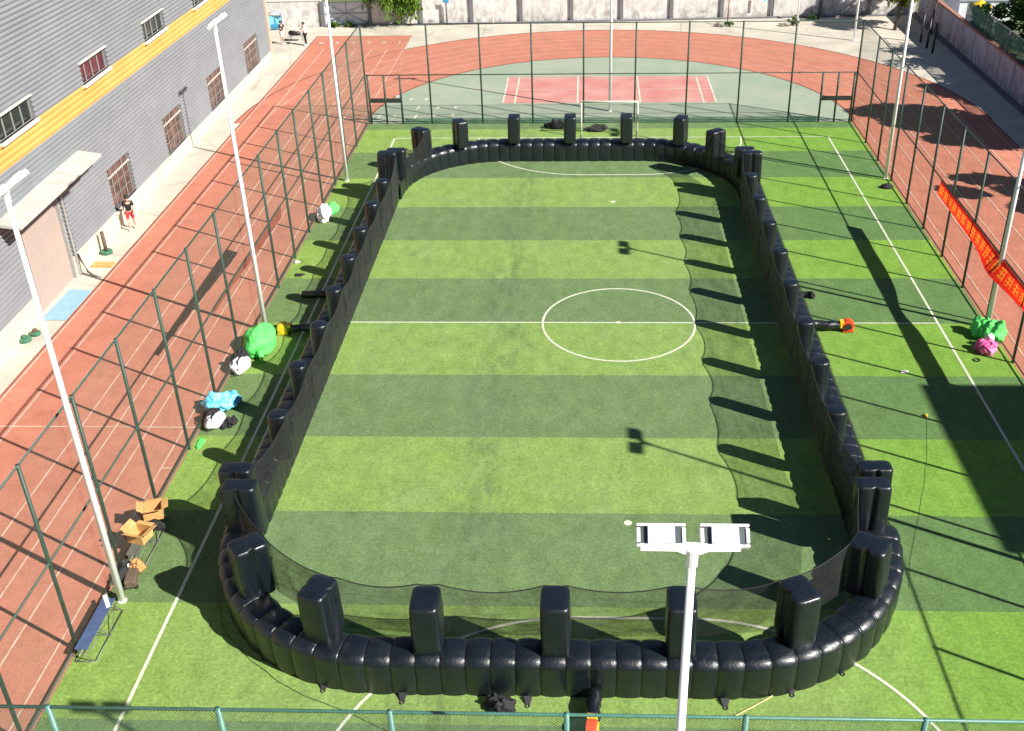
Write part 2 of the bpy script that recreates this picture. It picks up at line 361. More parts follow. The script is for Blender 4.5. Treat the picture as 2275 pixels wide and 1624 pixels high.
# ------------------------------------------------------------------ mesh helpers
class MB:
    def __init__(s): s.v = []; s.f = []; s.smooth = False
    def quad(s, *p):
        i = len(s.v); s.v += [tuple(q) for q in p]; s.f.append(tuple(range(i, i+len(p)))); return s
    def box(s, x0, x1, y0, y1, z0, z1, rot=None, org=None):
        P = [(x, y, z) for z in (z0, z1) for y in (y0, y1) for x in (x0, x1)]
        if rot is not None:
            o = Vector(org or (0, 0, 0)); P = [tuple(rot @ Vector(p) + o) for p in P]
        i = len(s.v); s.v += P
        for f in ((0, 2, 3, 1), (4, 5, 7, 6), (0, 1, 5, 4), (2, 6, 7, 3), (0, 4, 6, 2), (1, 3, 7, 5)):
            s.f.append(tuple(i+k for k in f))
        return s
    def tube(s, pts, r, n=8, caps=True, r2=None):
        pts = [Vector(p) for p in pts]; rings = []
        for k, p in enumerate(pts):
            a = pts[max(k-1, 0)]; b = pts[min(k+1, len(pts)-1)]; d = (b-a).normalized()
            up = Vector((0, 0, 1)) if abs(d.z) < 0.9 else Vector((1, 0, 0))
            x = d.cross(up).normalized(); y = x.cross(d)
            t = k/max(len(pts)-1, 1); rr = r if r2 is None else r+(r2-r)*t
            i = len(s.v)
            for j in range(n):
                an = 2*PI*j/n; s.v.append(tuple(p+x*math.cos(an)*rr+y*math.sin(an)*rr))
            rings.append(i)
        for a, b in zip(rings, rings[1:]):
            for j in range(n):
                s.f.append((a+j, a+(j+1) % n, b+(j+1) % n, b+j))
        if caps:
            s.f.append(tuple(rings[0]+j for j in reversed(range(n)))); s.f.append(tuple(rings[-1]+j for j in range(n)))
        return s
    def strip(s, pts, w, z):
        """flat ribbon along 2-D points"""
        L = []; Rr = []
        for k, p in enumerate(pts):
            a = Vector(pts[max(k-1, 0)]); b = Vector(pts[min(k+1, len(pts)-1)]); d = (b-a).normalized(); nn = Vector((-d.y, d.x))
            p = Vector(p); L.append(p+nn*w/2); Rr.append(p-nn*w/2)
        for k in range(len(pts)-1):
            s.quad((*Rr[k], z), (*Rr[k+1], z), (*L[k+1], z), (*L[k], z))
        return s
    def blob(s, c, r, seed=0, amp=0.25, freq=1.4, nu=26, nv=16, flat=0.0):
        c = Vector(c); i0 = len(s.v)
        for a in range(nv+1):
            th = PI*a/nv
            for b in range(nu):
                ph = 2*PI*b/nu; d = Vector((math.sin(th)*math.cos(ph), math.sin(th)*math.sin(ph), math.cos(th)))
                k = 1+amp*2*noise.noise(d*freq+Vector((seed*7.3, seed*3.1, 0)))
                if amp >= 0.12: k -= 0.10*(1-abs(noise.noise(d*freq*2.3+Vector((seed, 4, seed*2))))*3.5)**3 if abs(noise.noise(d*freq*2.3+Vector((seed, 4, seed*2)))) < 0.28 else 0
                p = Vector((d.x*r[0]*k, d.y*r[1]*k, d.z*r[2]*k))+c
                p.z = max(p.z, flat)
                s.v.append(tuple(p))
        for a in range(nv):
            for b in range(nu):
                s.f.append((i0+a*nu+b, i0+(a+1)*nu+b, i0+(a+1)*nu+(b+1) % nu, i0+a*nu+(b+1) % nu))
        return s
    def build(s, name, material, parent=None, smooth=False, loc=None, rz=0.0, bevel=0.0, kind=None):
        me = bpy.data.meshes.new(name); me.from_pydata(s.v, [], s.f); me.validate(); me.update()
        o = bpy.data.objects.new(name, me); COL.objects.link(o)
        me.materials.append(M[material] if isinstance(material, str) else material)
        if smooth:
            for p in me.polygons: p.use_smooth = True
        if loc is not None: o.location = loc
        o.rotation_euler.z = rz
        if bevel:
            b = o.modifiers.new('bevel', 'BEVEL'); b.width = bevel; b.segments = 2; b.limit_method = 'ANGLE'
        if parent is not None: o.parent = parent
        if kind: o['kind'] = kind
        return o

def thing(name, label, cat, loc=(0, 0, 0), rz=0.0, group=None):
    o = bpy.data.objects.new(name, None); COL.objects.link(o)
    o.empty_display_size = 0.3; o.location = loc; o.rotation_euler.z = rz
    o['label'] = label; o['category'] = cat
    if group: o['group'] = group
    return o
def tag(o, label, cat, group=None):
    o['label'] = label; o['category'] = cat
    if group: o['group'] = group
    return o
def struct(o): o['kind'] = 'structure'; return o
def copy_tree(o, label=None, loc=None, rz=None, parent=None):
    c = o.copy(); COL.objects.link(c)
    if parent is not None: c.parent = parent
    for ch in list(o.children):
        copy_tree(ch, parent=c)
    if label: c['label'] = label
    if loc is not None: c.location = loc
    if rz is not None: c.rotation_euler.z = rz
    return c

# ------------------------------------------------------------------ ground surfaces
FX, FYN, FYF = 14.35, -24.82, 25.1
b = MB(); b.quad((-400, -300, -0.03), (400, -300, -0.03), (400, 500, -0.03), (-400, 500, -0.03)); struct(b.build('ground', 'earth'))
b = MB(); b.quad((-60, -60, 0), (25.0, -60, 0), (25.0, 49.9, 0), (-60, 49.9, 0)); b.quad((13, 49.9, 0), (25.0, 49.9, 0), (25.0, 52.3, 0), (13, 51.5, 0))
b.quad((-22, 49.9, 0), (13, 49.9, 0), (13, 51.5, 0), (-22, 50.1, 0))
struct(b.build('pavement', 'concrete'))
# running track: both straights and the far bend
RC, RIN, LW_ = 25.4, 14.9, 1.2
ROUT = RIN + 6*LW_ + 0.15
def ring(bm, r0, r1, z, a0=0.0, a1=PI, n=72, cy=RC):
    for k in range(n):
        t0 = a0+(a1-a0)*k/n; t1 = a0+(a1-a0)*(k+1)/n
        bm.quad((r0*math.cos(t0), cy+r0*math.sin(t0), z), (r1*math.cos(t0), cy+r1*math.sin(t0), z),
                (r1*math.cos(t1), cy+r1*math.sin(t1), z), (r0*math.cos(t1), cy+r0*math.sin(t1), z))
b = MB()
ring(b, RIN-0.35, ROUT+0.45, 0.008)
b.quad((-22.25, -40, 0.008), (-14.2, -40, 0.008), (-14.2, RC, 0.008), (-22.25, RC, 0.008))
b.quad((14.2, -40, 0.008), (22.6, -40, 0.008), (22.6, RC, 0.008), (14.2, RC, 0.008))
struct(b.build('running_track', 'track'))
b = MB(); b.quad((-22.25, RC, 0.012), (-14.85, RC, 0.012), (-14.85, 46.75, 0.012), (-22.25, 46.75, 0.012)); struct(b.build('running_track', 'track'))
b = MB()
for k in range(1, 6): ring(b, RIN+k*LW_-0.04, RIN+k*LW_+0.04, 0.018)
struct(b.build('track_marking', 'lane_old'))
b = MB(); ring(b, RIN-0.35, RIN-0.22, 0.017); ring(b, ROUT+0.33, ROUT+0.45, 0.017); b.box(-22.27, -22.19, -40, 46.75, 0.0, 0.02)
b.box(-22.19, -14.85, 46.68, 46.75, 0.0, 0.02); b.box(22.52, 22.6, -40, RC, 0.0, 0.02)
struct(b.build('track_edging', 'dark_edge'))
b = MB()
for k in range(0, 7):
    x = -(RIN+0.02+k*1.195)
    b.quad((x-0.028, -40, 0.022), (x+0.028, -40, 0.022), (x+0.028, 42.8, 0.022), (x-0.028, 42.8, 0.022))
    x = (RIN+0.02+k*1.2)
    b.quad((x-0.028, -40, 0.022), (x+0.028, -40, 0.022), (x+0.028, RC, 0.022), (x-0.028, RC, 0.022))
b.quad((-22.1, -7.56, 0.024), (-14.4, -7.56, 0.024), (-14.4, -7.50, 0.024), (-22.1, -7.50, 0.024))
b.quad((-14.9, -9.9, 0.024), (-14.55, -9.9, 0.024), (-14.55, -9.84, 0.024), (-14.9, -9.84, 0.024))
struct(b.build('lane_marking', 'lane'))
# lane numbers painted at the start, read from the track
for k in range(6):
    cu = bpy.data.curves.new('lane_number', 'FONT'); cu.body = str(6-k); cu.size = 0.85; cu.align_x = 'CENTER'
    to = bpy.data.objects.new('lane_number', cu); COL.objects.link(to); to.location = (-21.45+k*1.19, 44.35, 0.03)
    cu.materials.append(M['court_line']); struct(to)
# green court inside the bend and the red badminton court
b = MB(); n = 60
for k in range(n):
    t0 = PI*k/n; t1 = PI*(k+1)/n; r = RIN-0.35
    b.quad((0, RC, 0.006), (r*math.cos(t0), RC+r*math.sin(t0), 0.006), (r*math.cos(t1), RC+r*math.sin(t1), 0.006))
b.quad((-14.35, 25.0, 0.006), (14.35, 25.0, 0.006), (14.35, RC, 0.006), (-14.35, RC, 0.006))
struct(b.build('court_ground', 'court'))
b = MB(); b.quad((-6.6, 29.1, 0.012), (6.8, 29.1, 0.012), (6.8, 35.0, 0.012), (-6.6, 35.0, 0.012)); struct(b.build('court_ground', 'court_red'))
b = MB(); z = 0.018; w = 0.05
def rl(bm, x0, x1, y0, y1, z): bm.quad((x0, y0, z), (x1, y0, z), (x1, y1, z), (x0, y1, z))
for x in (-6.6, -5.84, -1.88, 2.08, 6.04, 6.8): rl(b, x-w, x+w, 29.05, 35.05, z)
for y in (29.1, 29.56, 34.54, 35.0): rl(b, -6.6, 6.8, y-0.025, y+0.025, z+0.003)
rl(b, -6.6, -1.88, 32.02, 32.07, z+0.003); rl(b, 2.08, 6.8, 32.02, 32.07, z+0.003)
struct(b.build('court_marking', 'court_line'))
b = MB()
for i, (x, y) in enumerate([(-12.54, 30.04), (-11.56, 30.02), (-11.84, 28.3), (-10.59, 28.2), (-9.48, 28.28), (-13.06, 26.6), (-11.75, 26.5), (-10.65, 26.7), (-9.5, 26.8), (-14.0, 26.5), (-13.51, 30.7)]):
    l = 0.75 if i in (2, 6) else 0.42
    b.strip([(x-0.03, y-l/2), (x+0.03, y+l/2)], 0.16, 0.02)
    if i not in (2, 6): b.strip([(x-0.12, y+l/2-0.05), (x+0.17, y+l/2-0.05)], 0.12, 0.023)
struct(b.build('court_marking', 'court_line'))
# turf
b = MB(); b.quad((-FX, -40, 0.014), (FX, -40, 0.014), (FX, FYF, 0.014), (-FX, FYF, 0.014)); struct(b.build('turf', 'turf'))
# pitch lines
b = MB(); z = 0.02; w = 0.045
b.strip([(-12.4, 22.4), (-12.4, -24)], 0.09, z); b.strip([(12.48, 22.4), (12.48, -24)], 0.09, z+0.002)
b.strip([(-12.35, 22.4), (12.44, 22.4)], 0.08, z+0.004)
b.strip([(-12.36, 0.02), (12.44, 0.02)], 0.075, z+0.004)
b.strip([(3.0*math.cos(t*PI/48), 3.0*math.sin(t*PI/48)) for t in range(97)], 0.085, z+0.006)
for s in (1, -1):
    pts = [(1.5+6*math.cos(t*PI/48), s*(22.4-6*math.sin(t*PI/48))) for t in range(0, 25)] + [(-1.5-6*math.sin(t*PI/48), s*(22.4-6*math.cos(t*PI/48))) for t in range(0, 25)]
    b.strip(pts, 0.085, z+0.006)
def disc(bm, x, y, r, z): bm.quad(*[(x+r*math.cos(t*PI/6), y+r*math.sin(t*PI/6), z) for t in range(12)])
disc(b, 0, 0.02, 0.11, z+0.01); disc(b, 0.03, 12.65, 0.13, z); disc(b, -0.02, -12.44, 0.12, z)
struct(b.build('pitch_marking', 'line'))

# ------------------------------------------------------------------ fences
HF = 5.87; HM = 2.95
post_l = [-23.8, -20.8, -17.8, -14.8, -11.85, -8.8, -5.8, -2.8, 3.1, 6.1, 8.95, 12.05, 15.05, 18.1, 21.05, 25.1]
post_r = [25.1, 21.3, 18.4, 15.4, 12.3, 9.25, 6.2, 3.15, 0.1, -3.0, -6.0, -9.0, -12.0, -15.0, -18.0, -21.0, -24.8]
post_f = [-14.35, -10.55, -7.5, -4.5, -1.48, 1.53, 4.55, 7.6, 10.6, 14.35]
post_n = [-14.35, -10.55, -7.57, -4.6, -1.58, 1.45, 4.45, 7.45, 10.5, 14.35]
def fence(axis, fixed, stops, label, pm='fence', rm='fence', gates=(), mesh_top=HF):
    s0, s1 = min(stops), max(stops)
    def pt(t, z, off=0.0): return (fixed+off, t, z) if axis == 'y' else (t, fixed+off, z)
    e = thing('wire_fence', label, 'fence', pt((s0+s1)/2, 0), 0.0, 'green mesh fences round the pitch')
    base = Vector(e.location)
    def L(p): return tuple(Vector(p)-base)
    pr = 0.052
    me = None
    for i, t in enumerate(stops):
        if i in getattr(fence, 'skip', ()): continue
        mb = MB().tube([L(pt(t, 0.0)), L(pt(t, HF+0.03))], pr, 10); 
        mb.build('post', pm, e, smooth=True)
    for z, nm in ((HF, 'rail'), (HM, 'rail'), (0.16, 'rail')):
        MB().tube([L(pt(s0, z)), L(pt(s1, z))], 0.030 if z > 1 else 0.026, 8).build(nm, rm, e, smooth=True)
    mb = MB(); off = -0.05 if fixed > 0 else 0.05
    mb.quad(L(pt(s0, 0.05, off)), L(pt(s1, 0.05, off)), L(pt(s1, mesh_top, off)), L(pt(s0, mesh_top, off)))
    mb.build('mesh_panel', 'wire_near' if pm == 'fence_sunlit' else 'wire', e)
    for g0, g1 in gates:
        gm = MB()
        for t in (g0, (g0+g1)/2, g1): gm.tube([L(pt(t, 0.03)), L(pt(t, HM))], 0.06, 8)
        gt = gm.build('gate_frame', pm, e, smooth=True)
        MB().box(*[v for k in range(3) for v in ((min(L(pt(g0, 1.30, -0.03))[k], L(pt(g1, 1.56, 0.03))[k]), max(L(pt(g0, 1.30, -0.03))[k], L(pt(g1, 1.56, 0.03))[k])))]).build('gate_crossbar', 'dark', gt)
    return e
fence('y', -FX, post_l, 'tall green mesh fence along the left side, between pitch and grey hall')
fence('y', FX, post_r, 'tall green mesh fence on the right side, carrying the red banner')
fence('x', FYF, post_f, 'tall green mesh fence at the far end, in front of the badminton court', gates=((-14.2, -12.3), (12.4, 14.22)))
fence('x', FYN, post_n, 'near green mesh fence crossing the bottom edge, sunlit turquoise top rail', 'fence_sunlit', 'fence_sunlit')
# low green skirt board of the far fence
b = MB(); b.box(-12.2, 12.3, -0.04, -0.02, 0.02, 0.36); o = b.build('windbreak_skirt', mesh_material('skirt_mesh', (0.03, 0.14, 0.07), 0.45), None, loc=(0, FYF, 0)); tag(o, 'low dark green cloth strip along the foot of the far fence', 'windbreak')

# ------------------------------------------------------------------ floodlight poles
def make_lamp():
    e = thing('floodlight_pole', 'x', 'floodlight')
    mb = MB(); mb.tube([(0, 0, 0), (0, 0, 11.72)], 0.098, 16, r2=0.052)
    pole = mb.build('pole', 'pole', e, smooth=True)
    MB().tube([(0, 0, 0), (0, 0, 0.03)], 0.125, 14).build('base_plate', 'pole', pole)
    mb = MB(); mb.tube([(0, 0, 11.6), (0, 0, 11.86)], 0.075, 12)
    # crossbar with a flared centre
    prof = [(-0.66, 0.035), (-0.2, 0.04), (-0.1, 0.075), (0.1, 0.075), (0.2, 0.04), (0.6, 0.035)]
    for (x0, h0), (x1, h1) in zip(prof, prof[1:]):
        i = len(mb.v)
        for x, h in ((x0, h0), (x1, h1)):
            mb.v += [(x, -0.035, 11.90-h*1.4), (x, 0.035, 11.90-h*1.4), (x, 0.035, 11.94), (x, -0.035, 11.94)]
        for k in range(4): mb.f.append((i+k, i+(k+1) % 4, i+4+(k+1) % 4, i+4+k))
        mb.f.append((i+3, i+2, i+1, i)); mb.f.append((i+4, i+5, i+6, i+7))
    mb.build('crossbar', 'pole', e)
    tilt = Matrix.Rotation(R(-52), 3, 'X')      # faces +Y and down
    for sx in (-0.40, 0.405):
        org = (sx, 0.11, 11.98)
        fr = MB(); W2, H2 = 0.31, 0.15
        fr.box(-W2, W2, 0.045, 0.075, -H2, H2, tilt, org)
        fr.box(-W2, W2, -0.05, 0.045, H2-0.035, H2, tilt, org); fr.box(-W2, W2, -0.05, 0.045, -H2, -H2+0.035, tilt, org)
        fr.box(-W2, -W2+0.045, -0.05, 0.045, -H2+0.055, H2-0.055, tilt, org); fr.box(W2-0.045, W2, -0.05, 0.045, -H2+0.055, H2-0.055, tilt, org)
        f = fr.build('lamp_head', 'lamp_white', e, bevel=0.008)
        MB().box(-0.17, 0.17, -0.085, 0.043, -H2+0.038, H2-0.038, tilt, org).build('driver_box', 'lamp_white', f, bevel=0.006)
        MB().box(-W2+0.047, -0.167, -0.03, 0.044, -H2+0.04, H2-0.04, tilt, org).build('heat_sink', 'lamp_dark', f)
        MB().box(0.167, W2-0.047, -0.03, 0.044, -H2+0.04, H2-0.04, tilt, org).build('heat_sink', 'lamp_dark', f)
        MB().box(-W2+0.03, W2-0.03, 0.076, 0.082, -H2+0.03, H2-0.03, tilt, org).build('lamp_glass', 'glass', f)
        for bx in (-0.12, 0.12): MB().box(bx-0.02, bx+0.02, -0.04, 0.1, 11.945, 11.99, None).build('bracket', 'pole', f) if False else None
    return e
lamp = make_lamp(); lamp['group'] = 'white twin-head floodlight poles'
lamp.location = (0.09, -26.95, -0.52); lamp['label'] = 'nearest white floodlight pole, its twin lamp heads seen from behind at the bottom'
for loc, rz, lab in [((-13.88, -15.95, 0), -PI/2, 'white floodlight pole on the left beside the blue bench and cardboard boxes'),
                     ((-13.9, -0.72, 0), -PI/2, 'white floodlight pole on the left rising behind the big green bag'),
                     ((-13.87, 15.66, 0), -PI/2, 'white floodlight pole at the far left corner of the turf, head out of frame'),
                     ((14.25, -0.35, 0), PI/2, 'white floodlight pole on the right crossing the red banner'),
                     ((14.16, 15.8, 0), PI/2, 'white floodlight pole on the right beside the small black dome'),
                     ((0.13, 27.4, 0), PI, 'white floodlight pole behind the far fence in front of the red court'),
                     ((14.2, -15.7, 0), PI/2, 'white floodlight pole on the near right, outside the picture')]:
    copy_tree(lamp, lab, loc, rz)

# ------------------------------------------------------------------ inflatable arena
def sweep_wall(path, rib, w, h, name, parent, per=12, inset=0.068, seed=0):
    """ribbed inflated wall along a 2-D path"""
    # resample
    P = [Vector(p) for p in path]; L = [0]
    for a, b2 in zip(P, P[1:]): L.append(L[-1]+(b2-a).length)
    PH = [0, .025, .06, .11, .19, .31, .5, .69, .81, .89, .94, .975]; per = len(PH)
    tot = L[-1]; nr = round(tot/rib); n = nr*per
    def at(d):
        for k in range(len(P)-1):
            if d <= L[k+1] or k == len(P)-2:
                t = (d-L[k])/(L[k+1]-L[k]); return P[k].lerp(P[k+1], t)
    # cross-section: rounded rectangle, outside -> top -> inside
    sec = []
    rr = 0.27; hw = w/2
    for k in range(7): sec.append((hw-0.05*(1-k/6)**2-0.015*(k/6)**2, 0.02+(h-rr-0.02)*k/6, 1, 0))
    for k in range(1, 7):
        a = PI/2*k/7; sec.append((hw-rr+rr*math.cos(a), h-rr+rr*math.sin(a), math.cos(a), math.sin(a)))
    for k in range(0, 7): sec.append((hw-rr-(w-2*rr)*k/6, h+0.03*math.sin(PI*k/6), 0, 1))
    for k in range(1, 7):
        a = PI/2*k/7; sec.append((-hw+rr-rr*math.sin(a), h-rr+rr*math.cos(a), -math.sin(a), math.cos(a)))
    for k in range(7): sec.append((-hw+0.03*(k/6)**2, 0.02+(h-rr-0.02)*(1-k/6), -1, 0))
    m_ = len(sec); mb = MB()
    for i in range(n+1):
        ph = PH[i % per]; d = tot*((i//per)+ph)/nr; p = at(d); q = at(min(d+0.05, tot)); q0 = at(max(d-0.05, 0)); t = (q-q0).normalized(); nn = Vector((t.y, -t.x))
        bul = (math.sin(PI*ph))**0.42 if ph > 0 else -0.12
        ins = inset*(1-bul); jit = 0.02*noise.noise(Vector(((i//per+ph)*0.9+seed*9, 0, 0)))
        ridx = i//per
        for j, (x, z, nx, nz) in enumerate(sec):
            wr = 0.012*noise.noise(Vector((ridx*1.7+seed, z*3.0, j*0.4+ph*2)))
            xx = x-nx*(ins-jit-wr); zz = z-nz*(ins-jit-wr)
            mb.v.append((p.x+nn.x*xx, p.y+nn.y*xx, max(zz, 0.015)))
    for i in range(n):
        for j in range(m_-1):
            a = i*m_+j; mb.f.append((a, a+1, a+1+m_, a+m_))
    mb.f.append(tuple(range(m_))); mb.f.append(tuple(reversed([n*m_+j for j in range(m_)])))
    return mb.build(name, 'vinyl', parent, smooth=True), at, tot, nr

def pillar(parent, x, y, ang, wt, wr_, z0, z1, lobes=1, seed=0, name='pillar', round_=False):
    """ang: direction of the radial axis; wt tangential width, wr_ radial depth; lobes along radial"""
    nz = 14; nn = 40; mb = MB(); ca, sa = math.cos(ang), math.sin(ang)
    lean = (random.uniform(-.04, .04), random.uniform(-.04, .04)); z1 += random.uniform(-.03, .03)
    a_, b_ = wr_/2, wt/2
    if round_: per_ = [(a_*math.cos(2*PI*k/nn)*1.0, b_*math.sin(2*PI*k/nn)) for k in range(nn)]; per_ = [(math.copysign(abs(u/a_)**.85*a_, u), math.copysign(abs(v/b_)**.85*b_, v)) for u, v in per_]
    else:
        rc = 0.10; per_ = []
        def side_pts(p, q, m_): return [(p[0]+(q[0]-p[0])*t/m_, p[1]+(q[1]-p[1])*t/m_) for t in range(m_)]
        def corner(cx, cy, a0): return [(cx+rc*math.cos(R(a0+t*22.5)), cy+rc*math.sin(R(a0+t*22.5))) for t in range(4)]
        per_ += side_pts((a_, -b_+rc), (a_, b_-rc), 6)+corner(a_-rc, b_-rc, 0)
        per_ += side_pts((a_-rc, b_), (-a_+rc, b_), 14)+corner(-a_+rc, b_-rc, 90)
        per_ += side_pts((-a_, b_-rc), (-a_, -b_+rc), 6)+corner(-a_+rc, -b_+rc, 180)
        per_ += side_pts((-a_+rc, -b_), (a_-rc, -b_), 14)+corner(a_-rc, -b_+rc, 270)
    nn = len(per_)
    def ringp(sc, z, soft=0.0):
        out = []
        for k, (u, v) in enumerate(per_):
            if not round_:
                v *= 1+0.07*(1-(u/a_)**2); u *= 1+0.04*(1-(v/b_)**2)
                if lobes == 2:
                    g = math.exp(-(u/0.05)**2); v *= 1-0.34*g*(1-soft)
            wob = 1+0.02*noise.noise(Vector((k*0.35, z*2.5, seed*5.1)))+0.012*noise.noise(Vector((k*0.9, z*6, seed*3.7)))
            u *= sc*wob; v *= sc*wob
            f = (z-z0)/(z1-z0)
            out.append((x+u*ca-v*sa+lean[0]*f, y+u*sa+v*ca+lean[1]*f, z))
        return out
    rings = []
    for k in range(nz+1):
        f = k/nz; z = z0+(z1-0.10-z0)*f
        bul = 1+0.03*math.sin(PI*f)-0.03*math.exp(-((f)/0.06)**2)
        rings.append(ringp(bul, z, 0))
    for a in (20, 40, 60, 75):
        rings.append(ringp(1-(1-math.cos(R(a)))*0.14, z1-0.10+0.10*math.sin(R(a)), a/110))
    rings.append(ringp(0.62, z1+0.005, 0.75)); rings.append(ringp(0.3, z1+0.015, .9))
    for rg in rings: mb.v += rg
    for k in range(len(rings)-1):
        for j in range(nn):
            a = k*nn; mb.f.append((a+j, a+(j+1) % nn, a+nn+(j+1) % nn, a+nn+j))
    mb.f.append(tuple((len(rings)-1)*nn+j for j in range(nn)))
    return mb.build(name, 'vinyl', parent, smooth=True)

def net(parent, pts, ztop, zbot, sag=0.22, inner=None, seed=0):
    """pts: list of (x,y) post tops in order; net hangs between them, fastened on the wall edge 'inner'"""
    ns = 14; nz = 8; mb = MB(); rope = []
    segs = list(zip(pts, pts[1:]))
    cols = []
    for si, (a, b2) in enumerate(segs):
        a = Vector(a); b2 = Vector(b2); L = (b2-a).length
        sg = sag*min(1, L/2.8)*random.uniform(0.6, 1.3) if L > 1.0 else 0.03
        for k in range(ns+(1 if si == len(segs)-1 else 0)):
            t = k/ns; p = a.lerp(b2, t); s = 4*t*(1-t)
            zt = ztop-sg*s
            col = []
            d = (b2-a).normalized(); nv = Vector((d.y, -d.x))
            for j in range(nz+1):
                f = j/nz; z = zt+(zbot-zt)*f
                off = 0.10*s*math.sin(PI*f)*noise.noise(Vector((t*3+si*2, f*5, seed*3.3)))+0.05*noise.noise(Vector((t*9+si, f*2, seed)))*f*(1-f)*4
                q = p
                if inner is not None:
                    q = inner(p, f)
                col.append((q.x+nv.x*off, q.y+nv.y*off, z))
            cols.append(col); rope.append(col[0])
    for c in cols: mb.v += c
    for i in range(len(cols)-1):
        for j in range(nz):
            a = i*(nz+1)+j; mb.f.append((a, a+1, a+1+nz+1, a+nz+1))
    o = mb.build('net', 'net', parent, smooth=True)
    MB().tube(rope, 0.016, 5).build('top_rope', 'rope', o, smooth=True)
    return o

def arc(cx, cy, r, a0, a1, n=24): return [(cx+r*math.cos(R(a0+(a1-a0)*k/n)), cy+r*math.sin(R(a0+(a1-a0)*k/n))) for k in range(n+1)]
HW = 1.2
GRP = 'inflatable wall sections of the black arena'
# near end
near = thing('inflatable_wall', 'near curved end of the black inflatable arena, seven pillars with netting between', 'inflatable wall', (-2.05, -18.6, 0), 0, GRP)
def rel(e, pts): return [(p[0]-e.location.x, p[1]-e.location.y) for p in pts]
path = [(-10.97, -13.8)]+arc(-6.27, -14.0, 4.68, 180, 270)+arc(2.2, -14.0, 4.68, 270, 360)+[(6.88, -13.8)]
path.reverse()   # outside on the +normal side
path = path[::-1]
_, at, tot, nr = sweep_wall(rel(near, path), 0.612, 1.0, HW, 'base_wall', near, seed=1)
def addp(e, x, y, ang, wt, wr_, lobes, z1, rnd=False):
    addp.n += 1
    return pillar(e, x-e.location.x, y-e.location.y, ang, wt, wr_, HW-0.10 if not rnd else HW-0.12, z1, lobes, addp.n, round_=rnd)
addp.n = 0
ZN = 2.66
npil = [(-10.72, -14.17, 0.0, 0.54, 0.92, 2)]
for a, cx in ((216.5, -6.27), (251.3, -6.27)):
    npil.append((cx+4.42*math.cos(R(a)), -14+4.42*math.sin(R(a)), R(a), 0.68, 0.86, 2))
for x in (-5.06, -1.98, 1.02): npil.append((x, -18.50, -PI/2, 0.66, 0.90, 1))
for a, cx in ((291.5, 2.2), (327.0, 2.2)):
    npil.append((cx+4.42*math.cos(R(a)), -14+4.42*math.sin(R(a)), R(a), 0.68, 0.90, 2))
npil.append((6.52, -13.85, 0.0, 0.54, 0.9, 2))
for p in npil: addp(near, p[0], p[1], p[2], p[3], p[4], p[5], ZN)
cen = Vector((-2.1, -9))
def tin(p, d):   # inner face point of a pillar
    return Vector((p[0]-math.cos(p[2])*d, p[1]-math.sin(p[2])*d))
def lpts(e, ps, side=0.33):
    out = []
    for i, p in enumerate(ps):
        q = tin(p, p[4]/2+0.03); t = Vector((-math.sin(p[2]), math.cos(p[2])))
        out.append(q-t*side*0.9-Vector(e.location[:2])); out.append(q+t*side*0.9-Vector(e.location[:2]))
    return out
inner_pts = lpts(near, npil[:1])[:2]+[q for p in npil[1:] for q in lpts(near, [p], 0.3)]
net(near, inner_pts, ZN-0.06, HW-0.22, 0.26, seed=1)
# anchors round the outer foot
b = MB()
for k, (x, y) in enumerate([(-9.45, -17.95), (-7.7, -18.98), (-5.7, -19.3), (-2.65, -19.35), (2.1, -19.33), (3.75, -18.9), (5.1, -18.2)]):
    X, Y = x-near.location.x, y-near.location.y
    mb = MB(); mb.quad((X-0.11, Y+0.16, 0.12), (X+0.11, Y+0.16, 0.12), (X+0.05, Y-0.04, 0.03), (X-0.05, Y-0.04, 0.03))
    mb.tube([(X+0.05*math.cos(t*PI/4), Y-0.07+0.05*math.sin(t*PI/4), 0.03) for t in range(9)], 0.014, 5)
    mb.build('anchor_tab', 'dark', near)
# far end
far = thing('inflatable_wall', 'far curved end of the black inflatable arena in front of the goal', 'inflatable wall', (-2.1, 18.9, 0), 0, GRP)
path = [(6.78, 13.0)]+arc(1.45, 13.6, 5.33, 0, 90)+arc(-5.7, 13.6, 5.33, 90, 180)+[(-11.03, 13.0)]
sweep_wall(rel(far, path), 0.612, 1.0, HW-0.12, 'base_wall', far, seed=2)
ZF = 2.5
fpil = [(6.5, 13.45, 0.0, 0.54, 0.9, 2), (5.35, 16.15, R(36), 0.60, 0.9, 2), (3.72, 18.32, R(68), 0.6, 0.85, 2)]
for x in (0.85, -2.2, -5.22): fpil.append((x, 18.72, PI/2, 0.60, 0.88, 1))
fpil += [(-8.05, 18.0, R(118), 0.60, 0.88, 2), (-9.9, 16.55, R(146), 0.62, 0.88, 2), (-10.75, 13.45, PI, 0.54, 0.92, 2)]
for p in fpil: addp(far, p[0], p[1], p[2], p[3], p[4], p[5], ZF)
net(far, [q for p in fpil[:2] for q in lpts(far, [p], 0.3)], ZF-0.05, HW-0.35, 0.3, seed=5)
net(far, [q for p in fpil[-2:] for q in lpts(far, [p], 0.3)], ZF-0.05, HW-0.35, 0.5, seed=6)
